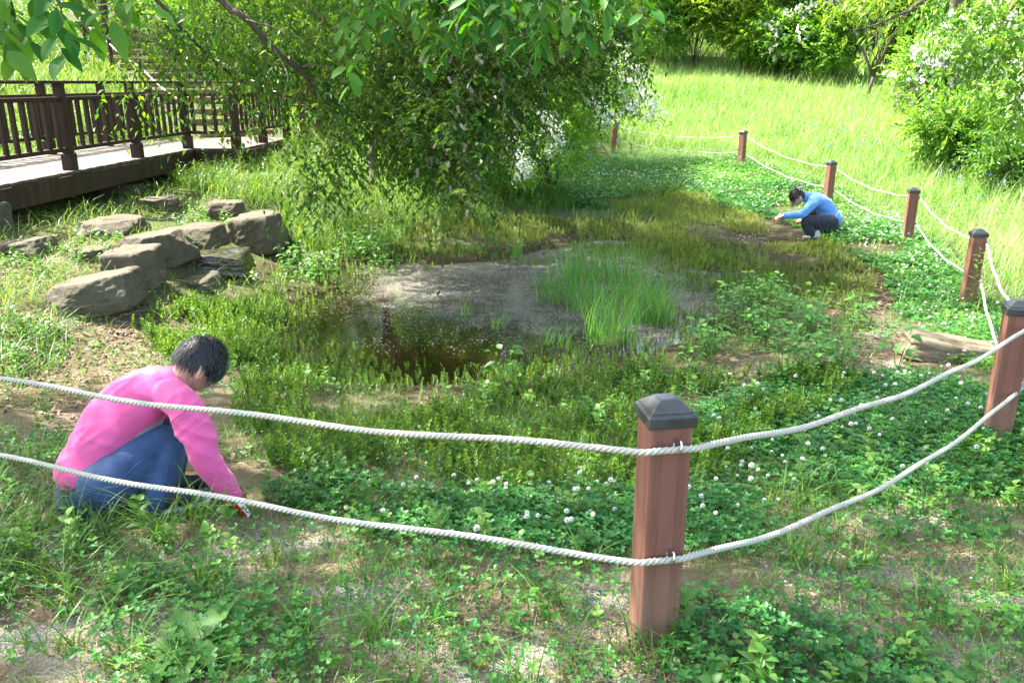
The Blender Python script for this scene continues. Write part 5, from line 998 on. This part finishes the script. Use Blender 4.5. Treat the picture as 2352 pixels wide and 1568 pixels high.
def shoe_pieces(heel, fw, up, k=1.):
    fw = np.array(fw, float)/np.linalg.norm(fw); up = np.array(up, float); up -= fw*(up@fw); up /= np.linalg.norm(up); s_ = np.cross(up, fw); h = np.array(heel, float)
    return [loft([np.r_[h+up*.04*k, .032*k, .04*k], np.r_[h+fw*.06*k+up*.045*k, .036*k, .045*k], np.r_[h+fw*.13*k+up*.036*k, .043*k, .033*k], np.r_[h+fw*.20*k+up*.028*k, .045*k, .026*k], np.r_[h+fw*.245*k+up*.022*k, .03*k, .018*k]], s_, 20, 22), loft([np.r_[h+fw*.03*k+up*.05*k, .03*k, .035*k], np.r_[h+fw*.035*k+up*.10*k, .032*k, .037*k]], s_, 8, 18)]
def hair_strands(mb, c, Hm, K, region, L, lift=1.06, k=1., crown_=(-.35, 0, .94), wid=.0016, frizz=.12, grey=None, seg=5, grav=0):
    d = rng.normal(size=(K*3, 3)); d /= np.linalg.norm(d, axis=1, keepdims=True); d = d[region(d)][:K]; K = len(d); cw = np.array(crown_)/np.linalg.norm(crown_); rad = np.array([.100, .081, .119])*k
    tg = d*(d@cw)[:, None]-cw; tg -= d*(tg*d).sum(1, keepdims=True); tg /= np.maximum(np.linalg.norm(tg, axis=1, keepdims=True), 1e-6); tg += rng.normal(0, frizz*2.2, (K, 3)); Ls = L*rng.uniform(.6, 1.2, K)/.1; lf = lift+rng.uniform(-.04, .07, K); pts = []
    for t in np.linspace(0, 1, seg+1):
        q_ = d+tg*(Ls*t)[:, None]; q_ /= np.linalg.norm(q_, axis=1, keepdims=True); r_ = 1.0+(lf-1)*min(1, t*2.2)+.05*np.sin(t*3.0)*rng.random(K)*frizz*6
        W = (q_*rad*r_[:, None])@Hm.T+c; W[:, 2] -= grav*t*t; pts.append(W)
    Pp = np.stack(pts, 1); T = np.gradient(Pp, axis=1); nr = Pp-c; s_ = np.cross(T, nr); s_ /= np.maximum(np.linalg.norm(s_, axis=2, keepdims=True), 1e-9); w_ = wid*k*(1-np.linspace(0, .8, seg+1))[None, :, None]
    V = np.stack([Pp-s_*w_, Pp+s_*w_], 2).reshape(-1, 3); m_ = 2*(seg+1); i = np.arange(seg)*2; f = np.stack([i, i+1, i+3, i+2], 1); mb.add(V, [(f[None]+(np.arange(K)*m_)[:, None, None]).reshape(-1, 4)], 0, np.repeat(np.clip((grey(d) if grey else 0*Ls)+rng.normal(0, .16, K), 0, 1), m_))
def hair_cap(c, Hm, region, k=1., sc_=1.03):
    bm = bmesh.new(); bmesh.ops.create_icosphere(bm, subdivisions=5, radius=1); V = np.array([v.co[:] for v in bm.verts]); F = np.array([[v.index for v in f.verts] for f in bm.faces]); bm.free()
    F = F[region(V)[F].all(1)]; W = V*np.array([.100, .081, .119])*k*(sc_+.05*(vnoise(V*6, 3)-.5))[:, None]; return W@Hm.T+c, F
SKIN = solid('skin', (.50,.30,.21), (.58,.36,.26), 60, .5, .06, .002, spec=.35); [setattr(SKIN.node_tree.nodes['Principled BSDF'].inputs['Subsurface Weight'], 'default_value', .12)]
SKIN.node_tree.nodes['Principled BSDF'].inputs['Subsurface Radius'].default_value = (.012, .005, .003)
def cloth(name, c1, c2, scale, rough, bs, weave=900):
    m, n, l, b, o = M_(name); nz = noise(n, l, scale, 4); nw = noise(n, l, weave, 2); l.new(ramp(n, l, nz, [(.3, c1), (.7, c2)]), b.inputs['Base Color']); b.inputs['Roughness'].default_value = rough; b.inputs['Specular IOR Level'].default_value = .2
    b.inputs['Sheen Weight'].default_value = .15; n1 = noise(n, l, 9, 3, stretch=(1, 1, 2.2)); k = bump(n, l, b, n1, bs, .02); k2 = n.new('ShaderNodeBump'); k2.inputs['Strength'].default_value = .25; k2.inputs['Distance'].default_value = .001; l.new(nw, k2.inputs['Height']); l.new(k2.outputs[0], k.inputs['Normal']); return m
PINK = cloth('pink_jersey', (.54,.075,.235), (.60,.095,.265), 5, .75, .25); PANEL = cloth('grey_side_panel', (.22,.27,.38), (.27,.32,.43), 8, .75, .2)
DENIM = cloth('blue_denim', (.016,.036,.095), (.042,.082,.175), 7, .85, .35, 700); BLUE = cloth('blue_shirt', (.085,.22,.58), (.12,.27,.65), 4, .7, .3); NAVY = cloth('dark_trousers', (.018,.020,.032), (.03,.033,.05), 6, .8, .25)
SHOE = solid('dark_shoe', (.02,.022,.028), (.05,.052,.06), 20, .7); SHOEW = solid('pale_shoe', (.35,.36,.37), (.55,.56,.57), 20, .7); SOLE = solid('shoe_sole', (.45,.42,.38), (.6,.57,.52), 20, .8)
HAIRM = leafmat('hair_grey', [(.010,.010,.014), (.022,.023,.03), (.10,.12,.14), (.26,.29,.31)], .0, rough=.38, spec=.5); HAIRB = leafmat('hair_brown', [(.010,.006,.005), (.028,.015,.011), (.06,.032,.022)], .0, rough=.35, spec=.5)
GLW = solid('glove_knit', (.62,.60,.56), (.75,.73,.70), 300, .9, .5, .002); GLR = solid('glove_rubber', (.52,.015,.02), (.66,.03,.035), 60, .45, .2, .002)
def glove(name, root, wr, dr, nrm, side, curl, k=1.):
    me = fuse(hand_pieces(wr, dr, nrm, side, curl, k, .0025), .0035, [GLW, GLR], 2, name); V = vco(me); N = vno(me); d = np.array(dr, float)/np.linalg.norm(dr); nn = np.array(nrm, float); nn -= d*(nn@d); nn /= np.linalg.norm(nn)
    t = (V-np.array(wr))@d/k; red = ((N@nn) < -.05)&(t > .0) | (t > .118); mi = np.zeros(len(me.polygons), np.int32)
    for p in me.polygons: mi[p.index] = 1 if red[list(p.vertices)].mean() > .5 else 0
    me.polygons.foreach_set('material_index', mi); return wlink(name, me, root)
A3 = lambda u, v, z, *ab: np.r_[at(u, v, z), ab]
def limb_secs(pts): return [np.r_[at(u, v, z), r, r] for u, v, z, r in pts]
def shrink(secs, e): return [np.r_[s_[:3], np.maximum(s_[3:]-e, .012)] for s_ in secs]

# --- the woman in pink
hd = R(33); Fd = np.array([math.cos(hd), math.sin(hd), 0]); Sd = np.array([-math.sin(hd), math.cos(hd), 0])   # facing, her left
g0 = at(235, 1150, 3.62); wp = empty('person', (g0[0], g0[1], float(hz(g0[0], g0[1]))), 'person squatting behind the ropes in a pink top and blue jeans, pulling weeds', 'person')
tors = [A3(203,1096,3.665,.178,.150), A3(214,1082,3.67,.175,.145), A3(238,1030,3.69,.175,.145), A3(272,972,3.71,.18,.145), A3(318,922,3.73,.19,.135), A3(356,895,3.75,.165,.10), A3(385,880,3.76,.10,.08)]
neck = [A3(370,892,3.76,.085,.075), A3(398,880,3.76,.064,.064), A3(425,858,3.76,.058,.062), A3(447,838,3.76,.055,.06)]
armR = limb_secs([(392,905,3.66,.075),(428,940,3.60,.074),(452,995,3.57,.066),(473,1054,3.56,.056),(504,1100,3.60,.047),(534,1140,3.64,.038)])
armL = limb_secs([(345,893,3.84,.075),(318,893,3.90,.07),(370,930,3.98,.06),(440,985,4.0,.055),(490,1060,3.92,.046),(528,1130,3.80,.036)])
thR = limb_secs([(232,1122,3.56,.115),(290,1078,3.60,.105),(345,1032,3.66,.088),(386,1012,3.70,.074)])
shR = limb_secs([(388,1010,3.70,.070),(386,1060,3.66,.068),(366,1115,3.62,.062),(345,1170,3.60,.052)])
thL = limb_secs([(200,1105,3.78,.11),(270,1062,3.86,.10),(340,1012,3.94,.082),(392,992,3.98,.072)])
shL = limb_secs([(394,992,3.98,.07),(398,1045,3.92,.064),(392,1100,3.88,.056),(384,1150,3.86,.046)])
pel = [A3(196,1150,3.63,.165,.125), A3(210,1115,3.66,.155,.125), A3(232,1078,3.68,.14,.115)]
hc = at(456, 838, 3.77); ph = R(40); Fh = Fd*math.cos(ph)-np.array([0,0,1])*math.sin(ph); Uh = Fd*math.sin(ph)+np.array([0,0,1])*math.cos(ph); Hm = np.stack([Fh, Sd, Uh], 1)
wrR, wrL = at(540,1148,3.645), at(533,1138,3.79); hdR = at(572,1186,3.68)-wrR; hdL = at(556,1182,3.80)-wrL; nR = np.cross(hdR, Sd); nR = nR if nR[2] > 0 else -nR
body = head_piece(hc, Hm, 1.0)+[loft(neck, Sd)]+[loft(shrink(tors, .014), Sd)]+[loft(shrink(q_, .012), Sd) for q_ in (armR, armL, thR, shR, thL, shL, pel)]+hand_pieces(wrR, hdR, nR, 1, .75, .97)+hand_pieces(wrL, hdL, nR, -1, .75, .97)
wlink('body', fuse(body, .0048, SKIN, 2, 'body'), wp)
me = fuse([loft(tors, Sd), loft(armR, Sd), loft(armL, Sd), loft([A3(356,896,3.755,.135,.10), A3(390,880,3.76,.085,.08), A3(410,870,3.76,.070,.072)], Sd)], .009, [PINK, PANEL], 7, 'jacket'); folds(me, Fd*.55+np.array([0,0,.8]), .016, 5, 17, 3); folds(me, np.array([.6,-.1,-.8]), .008, 8, 30, 13)
V = vco(me); u, v, z = pr(*V.T); N = vno(me); pn = inpoly(u, v, [(205,1120),(240,1068),(285,1020),(330,985),(372,962),(388,975),(350,1012),(300,1058),(262,1102),(235,1140)]) & ((V-at(300,950,3.72))@Sd < .02)
arm_far = np.min(np.linalg.norm(V[:, None]-np.array([q_[:3] for q_ in armR])[None, 1:], axis=2), 1) > .10; pn &= arm_far
mi = np.zeros(len(me.polygons), np.int32)
for p in me.polygons: mi[p.index] = 1 if pn[list(p.vertices)].all() else 0
me.polygons.foreach_set('material_index', mi); wlink('jacket', me, wp)
mb = MB(); V, F = tube([at(398,880,3.76)+.074*(math.cos(a)*Sd+math.sin(a)*np.cross(Sd, (at(425,862,3.76)-at(385,884,3.76))/np.linalg.norm(at(425,862,3.76)-at(385,884,3.76)))) for a in np.linspace(0, 2*math.pi, 33)], .013, 8, False); mb.add(V, F); wpart(mb, 'collar', PINK, wp)
me = fuse([loft(q_, Sd) for q_ in (pel, thR, shR, thL, shL)], .009, DENIM, 5, 'jeans'); folds(me, (at(386,1012,3.7)-at(232,1122,3.56)), .012, 7, 22, 8); wlink('jeans', me, wp)
from mathutils.bvhtree import BVHTree
def seam(me_name, pts, r_, mat, root, name='seam'):      # a stitched seam lying on the cloth
    me_ = [c for c in root.children if c.name.split('.')[0] == me_name][0].data; bv = BVHTree.FromPolygons([v.co[:] for v in me_.vertices], [p.vertices[:] for p in me_.polygons]); out = []
    for u_, v_ in cr(np.array(pts, float), 40):
        d_ = Vector(at(u_, v_, 1.))-Vector((0, 0, EYE)); h_ = bv.ray_cast(Vector((0, 0, EYE)), d_.normalized())
        if h_[0] is not None: out.append(np.array(h_[0])+np.array(h_[1])*r_*.3)
    if len(out) > 4: mb = MB(); V, F = tube(out, r_, 6); mb.add(V, F); wpart(mb, name, mat, root)
seam('jacket', [(456,934),(440,938),(421,946),(400,962),(382,982)], .0028, PINK, wp); seam('jacket', [(150,1090),(190,1120),(222,1130),(243,1112)], .0022, PINK, wp); seam('jacket', [(518,1120),(530,1124),(541,1118)], .003, PINK, wp)
seam('jeans', [(288,1093),(322,1061),(362,1039),(392,1033),(402,1052),(401,1080)], .0024, DENIM, wp); seam('jeans', [(372,1120),(384,1090),(388,1062)], .0024, DENIM, wp)
for hl, k_ in (((338,1196,3.60), 1), ((384,1178,3.86), 1)):
    h_ = at(*hl); h_[2] = hz(h_[0], h_[1])+.012; sh = wlink('shoe', fuse(shoe_pieces(h_, Fd, (0,0,1)), .006, SHOE, 3, 'shoe'), wp)
    so_ = MB(); V, F = loft([np.r_[h_+Fd*t+np.array([0,0,.0]), w_, .014] for t, w_ in ((-.01,.03),(.06,.036),(.14,.045),(.22,.047),(.26,.032))], Sd, 16, 16); so_.add(V, F); so2 = so_.build('sole', SOLE, sh); so2.matrix_parent_inverse = local(wp).inverted(); so2.matrix_parent_inverse = Matrix.Identity(4)
glove('glove', wp, wrR, hdR, nR, 1, .75, .97); glove('glove', wp, wrL, hdL, nR, -1, .75, .97)
reg = lambda d: (d[:, 0] < .30+.55*d[:, 2]+.25*np.abs(d[:, 1])) & (d[:, 2] > -.32+.12*np.abs(d[:, 1])) & ~((np.abs(d[:, 1]) > .62) & (d[:, 2] < .12) & (d[:, 0] > -.32) & (d[:, 0] < .18)) | (d[:, 2] > .55) | ((d[:, 0] > .1) & (d[:, 2] > .22))
mb = MB(); V, F = hair_cap(hc, Hm, reg, 1.0, 1.04); mb.add(V, [F], 0, .05)
gry = lambda d: np.clip(.06+.95*(d[:, 0]-.02), .02, .95)
reg2 = lambda d: reg(d) & (d[:, 2] > -.06+.1*np.abs(d[:, 1])) & ~((np.abs(d[:, 1]) > .55) & (d[:, 2] < .42) & (d[:, 0] > -.30) & (d[:, 0] < .32))
hair_strands(mb, hc, Hm, 7000, reg2, .040, 1.12, 1.0, frizz=.17, grey=gry); hair_strands(mb, hc, Hm, 2500, lambda d: d[:, 2] > .35, .055, 1.20, 1.0, frizz=.24, grey=gry, wid=.0013); hair_strands(mb, hc, Hm, 1500, lambda d: (d[:, 0] > .2) & (d[:, 2] > .2), .085, 1.14, 1.0, frizz=.16, grey=lambda d: gry(d)+.15); hair_strands(mb, hc, Hm, 600, reg2, .05, 1.2, 1.0, frizz=.22, grey=gry, wid=.0009)
wpart(mb, 'hair', HAIRM, wp)
# --- the woman in blue, far side of the pond
Z8 = 12.45; z8 = lambda x, y: ((2900+x/3.92)/1.7415, (700+y/3.92)/1.7415)
B3 = lambda x, y, dz, *ab: np.r_[at(*z8(x, y), Z8+dz), ab]
hd = R(184); Fb = np.array([math.cos(hd), math.sin(hd), 0]); Sb = np.array([-math.sin(hd), math.cos(hd), 0])
g1 = at(*z8(1500, 960), Z8); wb_ = empty('person', (g1[0], g1[1], float(hz(g1[0], g1[1]))), 'person crouching in a light blue shirt and dark trousers near the fence', 'person')
tors = [B3(1675,735,0,.185,.15),B3(1660,690,0,.182,.148), B3(1630,640,0,.175,.14), B3(1590,560,0,.175,.135), B3(1530,470,0,.185,.13), B3(1450,400,0,.19,.115), B3(1370,365,0,.15,.09), B3(1310,350,0,.085,.07)]
neck = [B3(1340,360,0,.07,.065), B3(1270,355,0,.052,.055), B3(1210,345,0,.05,.055), B3(1170,335,0,.05,.055)]
rr = lambda L_: [np.r_[B3(x, y, dz), r, r] for x, y, dz, r in L_]
armL = rr([(1420,400,-.12,.08),(1390,430,-.19,.078),(1310,520,-.22,.070),(1210,610,-.22,.060),(1080,625,-.20,.055),(960,640,-.16,.047),(925,642,-.15,.040)])
armR = rr([(1420,400,.12,.075),(1400,450,.19,.07),(1350,560,.22,.06),(1300,640,.22,.055),(1260,660,.16,.042),(1240,668,.12,.036)])
thL = rr([(1670,740,-.10,.118),(1520,750,-.14,.108),(1360,730,-.17,.092),(1260,735,-.18,.078)])
shL = rr([(1262,740,-.18,.075),(1290,800,-.17,.076),(1320,880,-.16,.070),(1350,945,-.15,.060)])
thR = rr([(1670,730,.10,.115),(1540,700,.14,.10),(1400,650,.18,.085),(1310,640,.20,.075)])
shR = rr([(1310,645,.20,.072),(1340,720,.20,.07),(1370,800,.2,.06),(1400,900,.2,.05)])
pel = [B3(1690,780,0,.155,.11), B3(1680,730,0,.15,.12), B3(1650,670,0,.14,.11)]
hc = at(*z8(1132, 345), Z8); ph = R(42); Fh = Fb*math.cos(ph)-np.array([0,0,1])*math.sin(ph); Uh = Fb*math.sin(ph)+np.array([0,0,1])*math.cos(ph); Hm = np.stack([Fh, Sb, Uh], 1); HK = 1.06
wL, wR = B3(912,635,-.15), B3(1238,672,.12); dL = B3(815,668,-.13)-wL; dR = B3(1150,712,.08)-wR; nL = np.cross(dL, Sb); nL = nL if nL[2] > 0 else -nL
body = head_piece(hc, Hm, HK)+[loft(neck, Sb)]+[loft(shrink(tors, .014), Sb)]+[loft(shrink(q_, .012), Sb) for q_ in (armR, armL, thR, shR, thL, shL, pel)]+hand_pieces(wL, dL, nL, -1, .35, 1.05)+hand_pieces(wR, dR, nL, 1, .6, 1.05)
wlink('body', fuse(body, .006, SKIN, 3, 'body'), wb_)
me = fuse([loft(tors, Sb), loft(armL, Sb), loft(armR, Sb), loft([B3(1370,362,0,.13,.09), B3(1290,352,0,.075,.07), B3(1255,348,0,.066,.066)], Sb)], .010, BLUE, 5, 'shirt'); folds(me, Fb*.6+np.array([0,0,.7]), .014, 6, 18, 21); wlink('shirt', me, wb_)
axn = (B3(1230,348,0)-B3(1300,352,0)); axn /= np.linalg.norm(axn); mb = MB(); V, F = tube([B3(1262,350,0)+.07*(math.cos(a)*Sb+math.sin(a)*np.cross(Sb, axn)) for a in np.linspace(0, 2*math.pi, 33)], .016, 8, False); mb.add(V, F); wpart(mb, 'collar', BLUE, wb_)
me = fuse([loft(q_, Sb) for q_ in (pel, thR, shR, thL, shL)], .010, NAVY, 5, 'trousers'); folds(me, (1, 0, .3), .010, 7, 20, 28); wlink('trousers', me, wb_)
for x, y, dz in ((1480,958,-.15), (1500,930,.2)):
    h_ = at(*z8(x, y), Z8+dz); h_[2] = hz(h_[0], h_[1])+.015; wlink('shoe', fuse(shoe_pieces(h_, Fb, (0,0,1)), .007, SHOEW, 3, 'shoe'), wb_)
glove('glove', wb_, wL, dL, nL, -1, .35, 1.05); glove('glove', wb_, wR, dR, nL, 1, .6, 1.05)
reg = lambda d: (d[:, 0] < .22+.62*d[:, 2]) & (d[:, 2] > -.42) & ~((np.abs(d[:, 1]) > .6) & (d[:, 2] < .10) & (d[:, 0] > -.30) & (d[:, 0] < .3)) | (d[:, 2] > .55) | ((d[:, 0] > .1) & (d[:, 2] > .30))
mb = MB(); V, F = hair_cap(hc, Hm, reg, HK, 1.04); mb.add(V, [F], 0, .4); bun = hc+Hm@np.array([-.085, 0, .085])*HK
hair_strands(mb, hc, Hm, 3500, reg, .06, 1.08, HK, crown_=(.75, 0, .66), frizz=.05, grey=lambda d: .4+0*d[:, 0]); hair_strands(mb, hc, Hm, 110, lambda d: (d[:, 0] > .45) & (d[:, 2] > .25), .10, 1.1, HK, frizz=.08, grey=lambda d: .3+0*d[:, 0], grav=.10)
mb.add(*blob_(bun, (.048, .05, .036), Hm), 0, .45); hair_strands(mb, bun, Hm*.5, 700, lambda d: d[:, 2] > -2, .1, 1.06, 1., frizz=.2, grey=lambda d: .5+0*d[:, 0])
wpart(mb, 'hair', HAIRB, wb_)
MCLIP = solid('pale_clip', (.75,.75,.74), (.8,.8,.79), 10, .3); mb = MB(); c_ = bun+Sb*.045+np.array([0, 0, .004]); ux = Fb*.93+np.array([0, 0, -.3]); ux /= np.linalg.norm(ux); uy = np.cross(Sb, ux)
V, F = tube([c_-ux*.05-uy*.018, c_-uy*.026+Sb*.01, c_+ux*.05-uy*.02], .006, 6); mb.add(V, F)
for t in (-.02, .012): V, F = tube([c_+ux*t-uy*.022, c_+ux*t*.8+uy*.02+Sb*.008, c_+ux*t*.6+uy*.045], .005, 6); mb.add(V, F)
wpart(mb, 'hair_clip', MCLIP, wb_)
mb = MB()
for s_ in (1, -1):
    P = [hc+Hm@(np.array([.088-.010*abs(t), s_*(.030+.014*t), -.006-.004*t*t])*HK) for t in np.linspace(-1, 1, 7)]; V, F = tube(P, .0022, 5); mb.add(V, F)
wpart(mb, 'eyelash', HAIRB, wb_)
# the weed clump she has pulled, and the small litter on the path
mb = MB(); c_ = B3(905, 670, -.15)[:3]; blades(mb, c_+rng.normal(0, .012, (40, 3)), rng.uniform(.05, .14, 40), .006, .5, .8, 4); V = mb.V[0]; V[:, 2] = 2*c_[2]-V[:, 2]; mb.build('pulled_weed', DEAD, None, label='small pulled weed dangling from the gloved hand of the woman in blue', cat='weed')
p = hit(1090, 1438); WRAPG = solid('wrapper_green', (.05,.50,.10), (.08,.58,.14), 60, .35); WRAPB = solid('wrapper_blue', (.02,.06,.50), (.03,.08,.55), 60, .35); WRAPW = solid('wrapper_white', (.7,.72,.75), (.75,.77,.8), 60, .4)
t = empty('sweet_wrapper', p+[0, 0, .012], 'tiny green wrapper with a blue oval lying on the bare ground', 'wrapper', None, .12); t.rotation_euler = (.25, .1, .12)
mb = MB(); gx_ = np.linspace(-.011, .011, 7); gy_ = np.linspace(-.02, .02, 9); V = np.array([(x + .0012*math.sin(i*3), y, .003*math.cos(x*130)*math.cos(y*60)) for i, y in enumerate(gy_) for x in gx_]); i_ = np.arange(63).reshape(9, 7); F = np.stack([i_[:-1, :-1], i_[:-1, 1:], i_[1:, 1:], i_[1:, :-1]], -1).reshape(-1, 4); mb.add(V, F); o_ = mb.build('foil', WRAPG, t); s_ = o_.modifiers.new('thickness', 'SOLIDIFY'); s_.thickness = .0006
mb = MB(); a = np.linspace(0, 2*math.pi, 25)[:-1]; mb.add(np.c_[np.cos(a)*.006-.002, np.sin(a)*.013, np.full(24, .0042)], [np.arange(24)[None]]); mb.build('oval_print', WRAPB, t)
mb = MB()
for (x, y, w_, h_) in ((-.0045,.004,.002,.006),(-.002,.004,.0015,.002),(.0005,.004,.002,.006),(-.0045,-.004,.002,.006),(.0005,-.004,.002,.006),(-.002,-.0065,.0015,.0016)): mb.add(boxv((x, y, .0048), (w_, h_, .0004)), BOXF)
mb.build('printed_mark', WRAPW, t, False)
p = hit(1106, 1533); o_ = link('terracotta_shard', rock_mesh(61, (.034, .026, .02), .5, solid('terracotta', (.36,.10,.05), (.45,.15,.08), 40, .85)), None, p+[0, 0, .008], label='small red terracotta shard on the path at the bottom edge', cat='shard')
